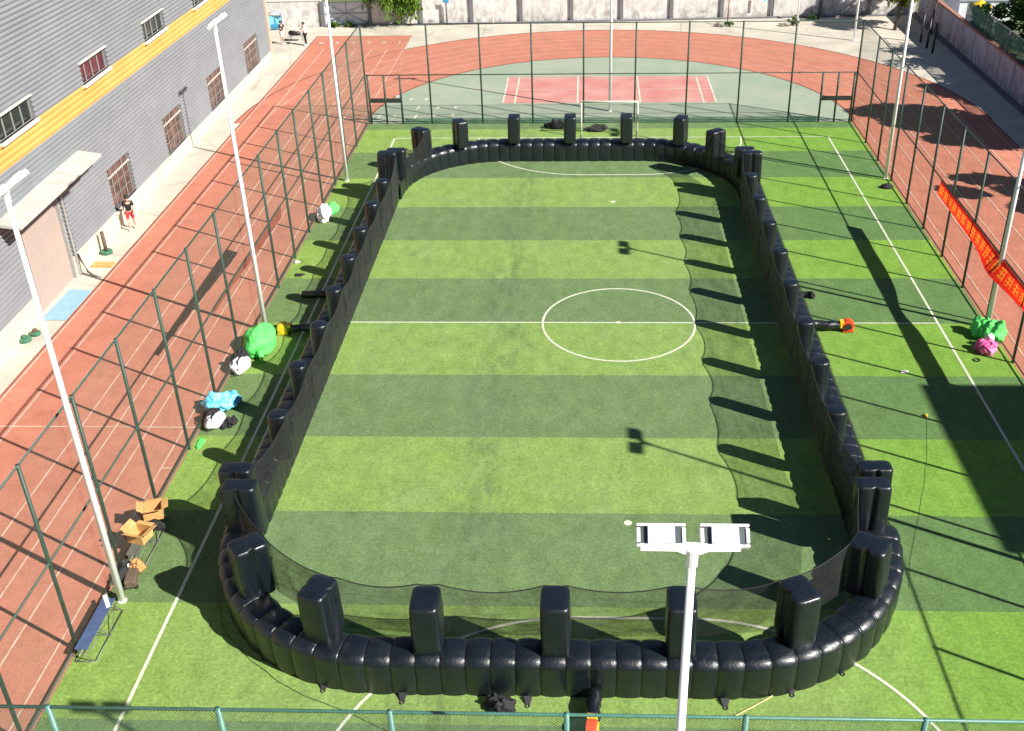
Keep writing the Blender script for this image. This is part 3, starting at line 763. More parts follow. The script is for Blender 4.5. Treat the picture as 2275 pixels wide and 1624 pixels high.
# straight sides
def side(xc, sgn, ys, y0, y1, lab, seed):
    e = thing('inflatable_wall', lab, 'inflatable wall', (xc, (y0+y1)/2, 0), 0, GRP)
    pth = [(xc, y0), (xc, y1)] if sgn > 0 else [(xc, y1), (xc, y0)]
    sweep_wall(rel(e, pth), 0.56, 0.92, HW, 'base_wall', e, seed=seed, inset=0.04)
    inner = -sgn
    ps = [(xc+inner*0.02, y0+0.36, 0.0 if sgn > 0 else PI, 0.50, 0.90, 2)]
    for y in ys: ps.append((xc+inner*0.48, y, 0.0 if sgn > 0 else PI, 0.58, 0.60, 1))
    ps.append((xc+inner*0.02, y1-0.3, 0.0 if sgn > 0 else PI, 0.50, 0.90, 2))
    for i, p in enumerate(ps):
        rnd = 0 < i < len(ps)-1
        addp(e, p[0], p[1], p[2], p[3], p[4], p[5], 2.62, rnd)
    pts = []
    for i, p in enumerate(ps):
        q = tin(p, p[4]/2+0.03)-Vector(e.location[:2]); pts += [q+Vector((0, -0.2)), q+Vector((0, 0.2))]
    net(e, pts, 2.56, HW-0.35, 0.2, seed=seed+10)
    return e
ysL = [-10.6, -7.7, -4.9, -2.1, 0.7, 3.4, 6.1, 8.9]
ysR = [-10.2, -7.35, -4.6, -1.65, 1.2, 4.05, 6.85, 9.6]
lw = side(-11.1, -1, ysL, -13.72, 12.95, 'long left side of the black inflatable arena, next to the bags', 3)
rw = side(6.76, 1, ysR, -13.4, 12.95, 'long right side of the black inflatable arena, next to the banner shadow', 4)

# ------------------------------------------------------------------ blowers
def blower(loc, rz, tube_len, label, tube_r=0.16, body=('orange_plastic', 'yellow_plastic')):
    e = thing('air_blower', label, 'blower', loc, rz, 'air blowers feeding the inflatable arena')
    mb = MB(); mb.tube([(-0.03, -0.13, 0.27), (-0.03, 0.13, 0.27)], 0.24, 20); mb.box(-0.22, 0.2, -0.15, 0.15, 0.015, 0.12)
    h = mb.build('housing', body[0], e, smooth=False, bevel=0.02)
    mb = MB(); mb.tube([(-0.03, 0.131, 0.27), (-0.03, 0.17, 0.27)], 0.19, 20); mb.build('air_inlet', body[1], h)
    mb = MB(); mb.tube([(-0.03, -0.2, 0.27), (-0.03, -0.131, 0.27)], 0.13, 16); mb.build('motor', 'dark', h)
    mb = MB(); mb.box(-0.36, -0.2, -0.13, 0.13, 0.18, 0.46); mb.build('outlet', body[1], h, bevel=0.02)
    pts = [(-0.3-tube_len*k/8, 0.03*math.sin(k*1.3), 0.25+0.06*k/8) for k in range(9)]
    mb = MB(); mb.tube(pts, tube_r, 14); mb.build('air_tube', 'vinyl', e, smooth=True)
    MB().tube([(-0.3-tube_len*0.55, 0, 0.25), (-0.34-tube_len*0.55, 0, 0.25)], tube_r+0.012, 14).build('tube_strap', 'dark', e)
    return e
blower((8.85, -0.62, 0.014), 0, 1.15, 'red and yellow air blower with black tube right of the arena')
blower((-13.15, -0.95, 0.014), PI, 1.2, 'yellow air blower beside the big green bag', 0.15, ('yellow_plastic', 'yellow_plastic'))
blower((-1.12, -20.35, 0.014), R(-94), 0.85, 'orange and yellow air blower at the bottom edge behind the near fence', 0.17)

# ------------------------------------------------------------------ cables and ropes
def line_obj(pts, r, m, name, label, cat, z=0.03):
    P = []
    for a, b2 in zip(pts, pts[1:]):
        for k in range(6): P.append(Vector((*a, z)).lerp(Vector((*b2, z)), k/6))
    P.append(Vector((*pts[-1], z)))
    for i, p in enumerate(P):
        p.x += 0.04*noise.noise(Vector((i*0.3, 1, 0))); p.y += 0.04*noise.noise(Vector((i*0.3, 5, 0)))
    return tag(MB().tube(P, r, 5).build(name, m, None, smooth=True), label, cat)
line_obj([(-11.3, -15.9), (-10.75, -17.06), (-9.78, -18.05), (-8.87, -18.77), (-8.19, -19.17), (-7.27, -19.56), (-5.6, -20.4), (-4.2, -21.6)], 0.006, 'cable', 'cable', 'thin black cable curving round the near left outside of the arena', 'cable')
line_obj([(10.24, -6.7), (9.89, -8.13), (9.24, -10.26), (8.65, -11.87), (7.86, -13.92), (7.5, -15.2)], 0.004, 'cable', 'cable', 'thin cable lying on the turf from the small orange plug', 'cable')
line_obj([(2.12, -19.75), (3.3, -18.98)], 0.018, 'rope_pale', 'tie_rope', 'short yellowish tie rope at the near right foot of the arena', 'rope')
tag(MB().blob((10.24, -6.62, 0.06), (0.06, 0.09, 0.05), 3).build('cable_plug', 'yellow_plastic', None, smooth=True), 'small orange plug at the end of the thin cable', 'plug')
tag(MB().quad((10.1, -3.8, 0.05), (10.36, -3.83, 0.03), (10.4, -3.66, 0.06), (10.14, -3.62, 0.03)).build('paper_scrap', 'white_cloth', None), 'white paper scrap on the turf right of the arena', 'litter')
tag(MB().tube([(-13.1, 2.2, 0.16), (-12.6, 2.17, 0.18), (-12.1, 2.15, 0.2), (-11.5, 2.15, 0.25)], 0.15, 10).build('deflated_tube', 'vinyl', None, smooth=True), 'limp black air tube sticking out left of the arena', 'tube')

def heap(loc, r, m, name, label, cat, seed=0, parts=4, spread=0.5, group=None):
    mb = MB(); random.seed(seed+50)
    for k in range(parts):
        a = random.uniform(0, 2*PI); d = random.uniform(0, spread)
        s = random.uniform(0.45, 0.9)
        mb.blob((d*r[0]*math.cos(a), d*r[1]*math.sin(a), r[2]*s*0.6), (r[0]*s, r[1]*s, r[2]*s), seed*5+k, 0.30, 1.9, flat=0.0)
    o = mb.build(name, m, None, smooth=True, loc=loc); return tag(o, label, cat, group)
heap((-3.25, -19.5, 0.015), (0.27, 0.2, 0.25), 'black_cloth', 'net_bundle', 'black bundle of net and straps at the near foot of the arena', 'bundle', 1, 6, 0.8)
heap((-3.0, 24.15, 0.015), (0.6, 0.3, 0.36), 'black_cloth', 'net_bundle', 'black net bundle on the turf left of the goal', 'bundle', 2, 5, 0.7)
heap((-0.7, 23.75, 0.015), (0.62, 0.26, 0.22), 'black_cloth', 'net_bundle', 'flat black net bundle on the turf inside the goal', 'bundle', 3, 6, 0.9)
heap((7.8, 2.3, 0.015), (0.22, 0.2, 0.2), 'black_cloth', 'strap_coil', 'small black strap coil on the turf right of the arena', 'strap', 4, 4, 0.9)
heap((-13.75, 4.3, 0.015), (0.2, 0.1, 0.06), 'black_cloth', 'strap_coil', 'tiny black strap on the turf between left fence and arena', 'strap', 5, 3, 0.9)
heap((-14.12, 5.6, 0.015), (0.1, 0.12, 0.06), 'white_cloth', 'plastic_bag', 'tiny white bag at the foot of the left fence', 'litter', 6, 2, 0.5)
b = MB(); b.blob((0, 0, 0.05), (0.33, 0.24, 0.18), 2, 0.05, 1, flat=0.0); o = b.build('ground_cap', 'black_cloth', None, smooth=True, loc=(13.9, 14.45, 0.014)); tag(o, 'small black dome on the turf beside the right white pole', 'cap')

# football goal behind the far end
g = thing('football_goal', 'white football goal frame behind the far end of the arena', 'goal', (0, 22.4, 0))
for x in (-1.6, 1.6): MB().tube([(x, 0, 0), (x, 0, 2.12)], 0.045, 10).build('goal_post', 'court_line', g, smooth=True)
MB().tube([(-1.645, 0, 2.1), (1.645, 0, 2.1)], 0.045, 10).build('crossbar', 'court_line', g, smooth=True)
for x in (-1.6, 1.6): MB().tube([(x, 0.04, 2.08), (x, 0.6, 2.0), (x, 1.1, 0.04), (x, 0.04, 0.04)], 0.022, 6).build('side_frame', 'court_line', g, smooth=True)
mb = MB()
mb.quad((-1.6, 0.6, 2.0), (1.6, 0.6, 2.0), (1.6, 1.1, 0.04), (-1.6, 1.1, 0.04)); mb.quad((-1.6, 0.03, 2.08), (1.6, 0.03, 2.08), (1.6, 0.6, 2.0), (-1.6, 0.6, 2.0))
mb.build('goal_net', mesh_material('goal_net_mesh', (0.5, 0.5, 0.45), 0.10), g)

# ------------------------------------------------------------------ red banner
bn = thing('red_banner', 'long red banner with orange lettering tied to the middle rail of the right fence', 'banner', (14.3, -2.5, 2.95))
mb = MB(); NY = 120; Y0, Y1 = 7.8, -15.2; nzb = 6
for i in range(NY+1):
    y = Y0+(Y1-Y0)*i/NY
    pull = 0.30*math.exp(-((y+0.2)/1.6)**2)+0.06
    ripple = 0.035*noise.noise(Vector((y*1.3, 0, 3)))
    hgt = 0.60+0.10*min(1, i/30)
    for j in range(nzb+1):
        f = j/nzb
        mb.v.append((-0.02-pull*f**1.2-ripple*math.sin(PI*f)-0.02*noise.noise(Vector((y*4, f*3, 0))), y, -hgt*f-0.01*math.sin(y*2.1)))
for i in range(NY):
    for j in range(nzb):
        a = i*(nzb+1)+j; mb.f.append((a, a+1, a+nzb+2, a+nzb+1))
mb.v = [(x, y+2.5, z) for x, y, z in mb.v]
cloth = mb.build('banner_cloth', 'banner', bn, smooth=True)
random.seed(12)
MB().tube([(-0.02, Y0+2.5+0.05*k-0.05*k, 0.012) if k == 0 else (-0.02, Y1+2.5, 0.012) for k in range(2)], 0.012, 5).build('hem_rope', 'rope', bn)

fb = thing('faded_banner', 'faded reddish banner strip sagging from the middle rail of the left fence', 'banner', (-14.35, 0.3, 2.95))
mb = MB(); NB = 50
for i in range(NB+1):
    y = 4.9-9.6*i/NB; hh = 0.58-0.36*min(1, i/NB*1.15)
    for j in range(4):
        mb.v.append((-0.05-0.05*noise.noise(Vector((y*1.5, j, 0))), y, -0.02-hh*j/3-0.03*noise.noise(Vector((y*2, j*2, 5)))))
for i in range(NB):
    for j in range(3): a = i*4+j; mb.f.append((a, a+1, a+5, a+4))
mb.build('banner_cloth', 'faded_banner', fb, smooth=True)
MB().tube([(-0.04, 4.9, 0), (-0.04, -4.7, -0.0)], 0.012, 5).build('hem_rope', 'rope', fb)

# ------------------------------------------------------------------ bags, benches, boxes on the left
def bench(loc, label, top, L=2.0):
    e = thing('folding_bench', label, 'bench', loc)
    fr = MB(); hl = L/2; z = 0.44
    for y in (-hl, 0, hl):
        fr.tube([(0.24, y, 0.02), (-0.12, y, z-0.02)], 0.014, 6); fr.tube([(-0.2, y, 0.02), (0.12, y, z-0.02)], 0.014, 6); fr.tube([(-0.26, y, 0.02), (0.3, y, 0.02)], 0.016, 6)
    for x in (0.28, -0.24): fr.tube([(x, -hl, 0.04), (x, hl, 0.04)], 0.016, 6)
    fr.tube([(0.16, -hl, 0.3), (0.16, hl, 0.3)], 0.012, 6)
    fr.tube([(0.27, 0.03, 0.04), (0.16, hl*0.9, 0.3)], 0.010, 5)
    fr.build('frame', 'steel', e, smooth=True)
    MB().box(-0.19, 0.15, -hl, hl, z-0.02, z+0.02).build('seat', top, e, bevel=0.01)
    return e
bench((-13.98, -17.27, 0.014), 'folding bench with long blue seat beside the near left white pole', 'bench_blue', 1.85)
bench((-14.02, -13.55, 0.014), 'folding bench under the two open cardboard boxes', 'steel', 2.1)
b = MB().quad((-14.2, -16.27, 0.485), (-14.1, -16.22, 0.49), (-13.82, -16.68, 0.485), (-13.9, -16.74, 0.48)); tag(b.build('paper_sheet', 'white_cloth', None), 'white strip of paper on the blue folding bench', 'paper')
def carton(loc, rz, label, sx=0.27, sy=0.24, h=0.34, tiltx=0):
    e = thing('cardboard_box', label, 'box', loc, rz, 'open cardboard boxes')
    e.rotation_euler.x = tiltx
    t = 0.012; mb = MB()
    mb.box(-sx, sx, -sy, sy, 0.0, t); mb.box(-sx, sx, -sy, -sy+t, t, h); mb.box(-sx, sx, sy-t, sy, t, h); mb.box(-sx, -sx+t, -sy+t, sy-t, t, h); mb.box(sx-t, sx, -sy+t, sy-t, t, h)
    mb.build('body', 'cardboard', e)
    for (a, bb, c, d) in (((-sx, -sy, h), (sx, -sy, h), (sx, -sy-0.17, h+0.10), (-sx, -sy-0.17, h+0.10)), ((-sx, sy, h), (sx, sy, h), (sx, sy+0.16, h-0.03), (-sx, sy+0.16, h-0.03)),
                         ((sx, -sy, h), (sx, sy, h), (sx+0.19, sy, h+0.06), (sx+0.19, -sy, h+0.06)), ((-sx, -sy, h), (-sx, sy, h), (-sx-0.15, sy, h+0.13), (-sx-0.15, -sy, h+0.13))):
        m2 = MB(); m2.quad(a, bb, c, d); fl = m2.build('flap', 'cardboard', e)
        s_ = fl.modifiers.new('thickness', 'SOLIDIFY'); s_.thickness = 0.008
    return e
carton((-14.0, -12.85, 0.475), R(20), 'open cardboard box, the farther one on the folding bench')
carton((-14.02, -13.9, 0.475), R(-14), 'open cardboard box, the nearer one with flaps standing up', 0.26, 0.25, 0.33)
heap((-13.82, -13.4, 0.475), (0.3, 0.2, 0.14), 'black_cloth', 'dark_jacket', 'dark jacket lying between the two cardboard boxes', 'jacket', 8, 4, 0.8)
heap((-13.95, -14.75, 0.03), (0.2, 0.17, 0.2), 'orange_cloth', 'orange_bag', 'small orange bag on the ground behind the dark wheel case', 'bag', 9, 3, 0.6)
o = thing('trolley_case', 'dark wheeled case lying beside the left white pole near the boxes', 'case', (-13.85, -15.25, 0.014), R(12))
MB().box(-0.16, 0.16, -0.3, 0.3, 0.05, 0.3).build('body', 'rust', o, bevel=0.05)
for sx in (-0.17, 0.17): MB().tube([(sx-0.02, -0.25, 0.06), (sx+0.02, -0.25, 0.06)], 0.06, 12).build('wheel', 'dark', o)
MB().tube([(-0.1, 0.3, 0.25), (-0.1, 0.48, 0.3), (0.1, 0.48, 0.3), (0.1, 0.3, 0.25)], 0.012, 6).build('handle', 'steel', o, smooth=True)
heap((-14.18, -15.1, 0.014), (0.18, 0.35, 0.28), 'black_cloth', 'dark_bag', 'black bag squeezed between left fence and trolley case', 'bag', 12, 4, 0.8)
heap((-14.1, -14.85, 0.24), (0.07, 0.08, 0.08), 'white_cloth', 'white_cloth', 'small white cloth on top of the black bag by the fence', 'cloth', 13, 2, 0.8)

def backpack(loc, rz, label, m1, m2, s=1.0):
    e = thing('backpack', label, 'backpack', loc, rz)
    MB().blob((0, 0, 0.2*s), (0.27*s, 0.4*s, 0.24*s), 3+loc[1], 0.12, 1.2, 26, 16, flat=0.0).build('body', m1, e, smooth=True)
    MB().blob((-0.15*s, 0.14*s, 0.27*s), (0.21*s, 0.26*s, 0.22*s), 8+loc[1], 0.3, 2, flat=0.0).build('top_pocket', m2, e, smooth=True)
    for x in (-0.12, 0.1): MB().tube([(x, -0.34*s, 0.2*s), (x-0.03, -0.2*s, 0.45*s), (x-0.05, 0.05, 0.475*s), (x-0.08, 0.28*s, 0.34*s)], 0.028, 6).build('strap', m2, e, smooth=True)
    MB().tube([(-0.08, -0.39*s, 0.1), (0, -0.43*s, 0.12), (0.1, -0.39*s, 0.1)], 0.022, 6).build('base_trim', m2, e, smooth=True)
    return e
# big green bag, tied mouth to the right
e = thing('large_green_bag', 'big bright green cloth bag at the foot of the left pole', 'bag', (-13.72, -2.1, 0.014))
MB().blob((0, 0, 0.38), (0.62, 1.0, 0.55), 4.4, 0.13, 1.3, 44, 26, flat=0.0).build('body', 'green_cloth', e, smooth=True)
MB().tube([(0.2, -0.8, 0.3), (0.28, -0.95, 0.22), (0.33, -1.12, 0.1)], 0.16, 10, r2=0.05).build('tied_neck', 'green_cloth', e, smooth=True)
backpack((-14.02, -3.75, 0.014), R(-12), 'white backpack with black flap just in front of the big green bag', 'white_cloth', 'black_cloth', 1.25)
heap((-14.05, -3.3, 0.3), (0.22, 0.3, 0.22), 'black_cloth', 'dark_jacket', 'black jacket thrown over the white backpack by the green bag', 'jacket', 15, 4, 0.7)
heap((-13.85, -6.3, 0.1), (0.5, 0.48, 0.38), 'blue_plastic', 'blue_plastic_bag', 'crumpled cyan blue plastic bag at the left fence', 'bag', 16, 6, 0.8)
backpack((-13.88, -7.4, 0.014), R(-15), 'white and grey backpack below the cyan plastic bag', 'white_cloth', 'black_cloth', 1.1)
heap((-13.45, -7.35, 0.014), (0.18, 0.3, 0.16), 'black_cloth', 'black_pouch', 'small black pouch right of the lower white backpack', 'bag', 17, 3, 0.8)
heap((-14.05, -8.4, 0.014), (0.12, 0.22, 0.04), 'green_cloth', 'green_scrap', 'small green cloth scraps on the turf by the left fence', 'cloth', 18, 3, 1.2)
heap((-13.95, 10.6, 0.014), (0.36, 0.58, 0.5), 'white_cloth', 'white_sack', 'bulky white sack at the left fence between two posts', 'sack', 19, 6, 0.45)
heap((-13.75, 11.4, 0.014), (0.34, 0.5, 0.42), 'green_cloth', 'green_sack', 'pale green sack leaning on the white sack by the left fence', 'sack', 20, 5, 0.5)
# pile at right pole
heap((13.95, -1.15, 0.014), (0.40, 0.5, 0.55), 'green_cloth', 'green_cloth_pile', 'crumpled green cloth pile at the foot of the right pole', 'cloth', 21, 7, 0.85)
heap((13.6, -2.2, 0.014), (0.34, 0.3, 0.34), 'pink_cloth', 'pink_bag', 'bright pink bag in front of the green cloth pile', 'bag', 22, 5, 0.8)
heap((13.85, -1.85, 0.2), (0.2, 0.2, 0.3), 'white_cloth', 'white_cloth', 'white cloth between the green pile and the pink bag', 'cloth', 23, 2, 0.5)
tag(MB().tube([(13.1+0.11*math.cos(t*PI/6), -2.85+0.11*math.sin(t*PI/6), 0.04) for t in range(13)], 0.02, 5).build('black_ring', 'rope', None, smooth=True), 'small black ring on the turf beside the pink bag', 'ring')

# ------------------------------------------------------------------ grey corrugated hall on the left
# its long wall runs slightly off the pitch axis; local x = along the wall (away from camera), y = out of wall, z up
hall = thing('corrugated_hall', 'grey corrugated hall with an orange band and barred windows along the left', 'building', (-23.42, 0.0, 0))
ang = math.atan2(37.7, -0.8)     # direction of the wall
hall.rotation_euler = (0, 0, ang)
PITCH = math.tan(R(0.75))
YA, YB, HTOP = -46.0, 40.6, 15.0
def hz(s, z): return z - PITCH*s      # rows drop slightly with distance, as the hall does
# local frame: x along, y: left of it (= towards -X world) so outward = -y
def siding(parent, name, m, s0, s1, z0, z1, openings=(), period=0.2, depth=0.058):
    cuts = sorted({s0, s1} | {c for o_ in openings for c in (o_[0], o_[1]) if s0 < c < s1})
    prof = []
    z = z0; k = 0
    pr = [(0.0, 0.0), (0.06, 0.0), (0.09, 1.0), (0.15, 1.0), (0.2, 0.0)]
    while z < z1-1e-6:
        for dz, d in pr[:-1]:
            if z+dz*period/0.2 < z1: prof.append((z+dz*period/0.2, d*depth))
        z += period
    prof.append((z1, 0.0))
    mb = MB()
    for a, b2 in zip(cuts, cuts[1:]):
        mid = (a+b2)/2
        ops = [o_ for o_ in openings if o_[0]-1e-6 <= mid <= o_[1]+1e-6]
        for (za, da), (zb, db) in zip(prof, prof[1:]):
            zm = (za+zb)/2
            if any(o_[2] < zm < o_[3] for o_ in ops): continue
            n = max(1, int((b2-a)/10))
            for q in range(n):
                A = a+(b2-a)*q/n; B = a+(b2-a)*(q+1)/n
                mb.quad((A, -da, hz(A, za)), (A, -db, hz(A, zb)), (B, -db, hz(B, zb)), (B, -da, hz(B, za)))
    return mb.build(name, m, parent)
lows = [(9.35, 12.2), (17.35, 20.4), (25.5, 28.85), (34.0, 37.4)]
ups = [(1.0, 4.1), (9.1, 12.15), (17.15, 20.4), (25.4, 28.5), (33.6, 36.8)]
nlows = [(-8.6, -5.7), (-16.7, -13.8), (-24.8, -21.9)]; nups = [(-7.1, -4.1), (-15.2, -12.2), (-23.3, -20.3)]
ZL0, ZL1, ZU0, ZU1 = 1.02, 3.06, 7.15, 8.08
ops_low = [(a, b2, ZL0, ZL1) for a, b2 in lows+nlows]+[(0.5, 4.2, -1, 3.85)]
ops_up = [(a, b2, ZU0, ZU1) for a, b2 in ups+nups]
siding(hall, 'lower_siding', 'siding', YA, YB, 0.98, 6.13, ops_low)
siding(hall, 'orange_band', 'orange', YA, YB, 6.13, 7.13, (), 0.25, 0.05)
siding(hall, 'upper_siding', 'siding', YA, YB, 7.13, HTOP, ops_up)
for a, b2 in ((YA, 0.5), (4.2, YB)):
    mb = MB(); n = 10
    for q in range(n):
        A = a+(b2-a)*q/n; B = a+(b2-a)*(q+1)/n
        P = [(A, -0.06, -0.9), (B, -0.06, -0.9), (B, -0.06, hz(B, 0.98)), (A, -0.06, hz(A, 0.98))]
        mb.quad(*P); mb.quad((A, -0.06, hz(A, 0.98)), (B, -0.06, hz(B, 0.98)), (B, 0.05, hz(B, 1.0)), (A, 0.05, hz(A, 1.0)))
    s = b2 if a < 0 else a; mb.quad((s, -0.06, -0.9), (s, 0.3, -0.9), (s, 0.3, hz(s, 0.98)), (s, -0.06, hz(s, 0.98)))
    mb.build('plinth', 'plinth', hall)
MB().box(YB-0.02, YB+0.32, -0.10, 0.1, -0.9, HTOP-0.6).build('corner_trim', 'trim_orange', hall)
mb = MB(); mb.quad((YA, 0.06, HTOP-0.8), (YB, 0.06, HTOP-0.8), (YB, 12, HTOP+0.8), (YA, 12, HTOP+0.8)); mb.quad((YA, 24, HTOP-0.8), (YB, 24, HTOP-0.8), (YB, 12, HTOP+0.8), (YA, 12, HTOP+0.8)); mb.build('roof', 'siding', hall)
mb = MB(); mb.box(YA, YB, 0.3, 24, -0.5, HTOP-0.9); mb.build('body', 'siding', hall)
def hall_window(a, b2, z0, z1, kind):
    d = 0.16; sm = (a+b2)/2; za, zb = hz(sm, z0), hz(sm, z1)
    mb = MB()
    mb.quad((a, -0.03, za), (a, d, za), (a, d, zb), (a, -0.03, zb)); mb.quad((b2, -0.03, za), (b2, -0.03, zb), (b2, d, zb), (b2, d, za))
    mb.quad((a, -0.03, zb), (a, d, zb), (b2, d, zb), (b2, -0.03, zb)); mb.quad((a, -0.03, za), (b2, -0.03, za), (b2, d, za), (a, d, za))
    w = mb.build('window', 'siding', hall)
    n = 4 if kind != 'low' else 5
    pane = {'low': 'pane_brown', 'red': 'pane_red', 'dark': 'pane_dark'}[kind]
    MB().quad((a, d-0.01, za), (b2, d-0.01, za), (b2, d-0.01, zb), (a, d-0.01, zb)).build('pane', pane, w)
    fr = MB(); t = 0.02
    cols_ = n if kind != 'low' else 4
    for k in range(cols_+1):
        x = a+(b2-a)*k/cols_; x0 = max(a, x-t/1.0); fr.box(x0, min(b2, x0+2*t if k < cols_ else b2), d-0.06, d-0.02, za, zb)
    rows = (0.0, 1.0) if kind != 'low' else (0.0, 0.28, 0.54, 1.0)
    for f in rows:
        z = za+(zb-za)*f; fr.box(a, b2, d-0.075, d-0.061, max(za, z-t), min(zb, z+t))
    fr.build('mullions', 'frame_white', w)
    if kind == 'low':
        MB().box(a+0.0, b2-0.0, 0.02, d-0.08, za+(zb-za)*0.78-0.035, za+(zb-za)*0.78+0.035).build('transom', 'sill', w)
        br = MB()
        for k in range(1, 14): 
            x = a+(b2-a)*k/14; br.box(x-0.008, x+0.008, 0.0, 0.016, za, zb)
        br.build('bars', 'rust', w)
    sill = MB(); sill.box(a-0.08, b2+0.08, -0.17, 0.12, za-0.10, za); sill.build('sill', 'sill', w)
    if kind != 'low':
        MB().box(a-0.06, b2+0.06, -0.10, 0.0, zb, zb+0.05).build('drip_cap', 'sill', w)
for a, b2 in lows+nlows: hall_window(a, b2, ZL0, ZL1, 'low')
for i, (a, b2) in enumerate(ups): hall_window(a, b2, ZU0, ZU1, 'red' if i == 1 else 'dark')
for a, b2 in nups: hall_window(a, b2, ZU0, ZU1, 'dark')
# roller door and canopy
dr = MB(); z = 0.0
while z < 3.9:
    dr.quad((0.5, 0.13, z), (4.05, 0.13, z), (4.05, 0.105, z+0.06), (0.5, 0.105, z+0.06)); dr.quad((0.5, 0.105, z+0.06), (4.05, 0.105, z+0.06), (4.05, 0.13, z+0.09), (0.5, 0.13, z+0.09)); z += 0.09
door = dr.build('roller_door', 'shutter', hall)
MB().box(4.05, 4.22, -0.02, 0.2, -0.1, 3.85).build('door_jamb', 'frame_white', hall)
MB().box(4.26, 4.38, -0.14, -0.065, -0.1, 3.8).build('downpipe', 'frame_white', hall, bevel=0.02)
MB().tube([(4.5, -0.12, 0.95), (4.5, -0.2, 0.6), (4.35, -0.45, 0.15), (4.2, -0.7, 0.05), (4.1, -1.1, 0.04)], 0.05, 8).build('drain_pipe', 'frame_white', hall, smooth=True)
MB().box(0.40, 0.5, -0.08, 0.2, -0.1, 3.85).build('door_jamb', 'dark', hall)
cn = MB(); 
cn.v += [(-1.1, 0.0, 4.62), (7.05, 0.0, 4.62), (7.05, -1.02, 4.48), (-1.1, -1.02, 4.48), (-1.1, 0.0, 4.74), (7.05, 0.0, 4.74), (7.05, -1.02, 4.58), (-1.1, -1.02, 4.58)]
cn.f += [(0, 3, 2, 1), (4, 5, 6, 7), (3, 7, 6, 2), (1, 2, 6, 5), (0, 4, 7, 3)]
can = cn.build('canopy', 'canopy', hall)
MB().box(-1.0, 6.0, -1.0, -0.9, 4.40, 4.475).build('edge_strip', 'dark', can)  # dark strip along the underside of the canopy's outer edge
# things at the hall foot
b = MB(); b.quad((-23.33, 0.14, 0.02), (-22.3, 0.14, 0.02), (-22.3, 2.83, 0.02), (-23.3, 2.89, 0.02)); o = b.build('door_mat', 'mat_blue', None)
o.modifiers.new('t', 'SOLIDIFY').thickness = -0.012; tag(o, 'faded blue mat in front of the roller door', 'mat')
tag(MB().box(-0.45, 0.43, -0.22, 0.2, 0, 0.12).build('wooden_step', 'wood', None, loc=(-22.77, 5.3, 0), bevel=0.01), 'low wooden step beside the white downpipe', 'step')
e = thing('post_stand', 'short brown post in a round green base by the hall wall', 'post stand', (-23.15, 6.6, 0))
MB().tube([(0, 0, 0), (0, 0, 0.16)], 0.27, 18).build('base', 'green_plastic', e, bevel=0.03); MB().tube([(0, 0, 0.16), (-0.03, 0.05, 1.05)], 0.085, 10).build('post', 'rust', e, smooth=True)
for (x, y, l) in ((-23.2, -1.55, 'left round green base without a post by the hall wall'), (-23.0, -1.05, 'right round green base, smaller and brownish, by the hall wall')):
    e = thing('post_stand', l, 'post stand', (x, y, 0)); MB().tube([(0, 0, 0), (0, 0, 0.15)], 0.25 if x < -23.1 else 0.2, 18).build('base', 'green_plastic', e, bevel=0.03)
    MB().tube([(0, 0, 0.15), (0.0, 0.0, 0.26)], 0.09, 10).build('socket', 'green_plastic' if x < -23.1 else 'rust', e)

# ------------------------------------------------------------------ boundary walls
wang = math.atan2(1.9, 38.0)
bw = thing('boundary_wall', 'whitewashed stained boundary wall with grey piers across the far end', 'wall', (-28.0, 49.75, 0), wang)
mb = MB(); mb.box(0, 5.55, 0, 0.24, -0.05, 2.0); mb.box(9.4, 53.2, 0, 0.24, -0.05, 3.2)
wl_ = mb.build('wall', 'wall_back', bw)
MB().box(0, 5.55, -0.05, 0.29, 2.0, 2.1).build('coping', 'sill', bw)
MB().box(9.4, 53.2, -0.05, 0.29, 3.2, 3.3).build('coping', 'sill', bw)
for x in (-22.43, -18.68, -14.58, -10.54, -6.6, -2.54, 1.45, 5.45, 9.5, 13.5, 17.4, 21.3):
    s = (x+28.0)/math.cos(wang); h = 1.95 if x < -20 else 3.18
    MB().box(s-0.14, s+0.14, -0.13, -0.003, -0.05, h).build('pier', 'pier', bw)
mb = MB(); mb.box(5.7, 51.4, -0.35, -0.14, -0.02, 0.12); mb.build('drain_kerb', 'pier', bw)
gt = thing('metal_gate', 'pale double metal gate with crossed braces in the far wall', 'gate', (-22.3, 50.05, 0), wang)
MB().box(0, 3.55, 0.05, 0.09, 0.08, 1.85).build('sheet', 'gate_sheet', gt)
mb = MB()
for x in (0.0, 1.74, 3.5): mb.box(x, x+0.06, -0.02, 0.045, 0.05, 1.9)
for z in (0.1, 0.95, 1.82): mb.box(0.06, 3.5, -0.01, 0.04, z, z+0.06)
mb.tube([(0.08, -0.02, 1.8), (1.75, -0.02, 0.98)], 0.025, 5); mb.tube([(1.8, -0.02, 0.98), (3.5, -0.02, 0.15)], 0.025, 5); mb.tube([(0.08, -0.02, 0.15), (1.75, -0.02, 0.98)], 0.02, 5); mb.tube([(1.8, -0.02, 1.0), (3.5, -0.02, 1.8)], 0.02, 5)
mb.build('brace_frame', 'gate_bar', gt)
rwall = thing('boundary_wall', 'graffiti painted boundary wall with brick coping on the right', 'wall', (25.2, 36.0, 0))
MB().box(0, 0.25, -56, 16.0, -0.05, 2.02).build('wall', 'wall_right', rwall)
MB().box(-0.03, 0.28, -56, 16.0, 2.02, 2.16).build('coping', 'brick', rwall)
for k in range(16):
    y = 15.2-2.65*k; MB().box(-0.012, -0.002, y-0.04, y+0.04, -0.02, 2.02).build('joint', 'pier', rwall)
MB().box(-0.5, -0.01, -56, 16, -0.02, 0.08).build('drain_kerb', 'pier', rwall)
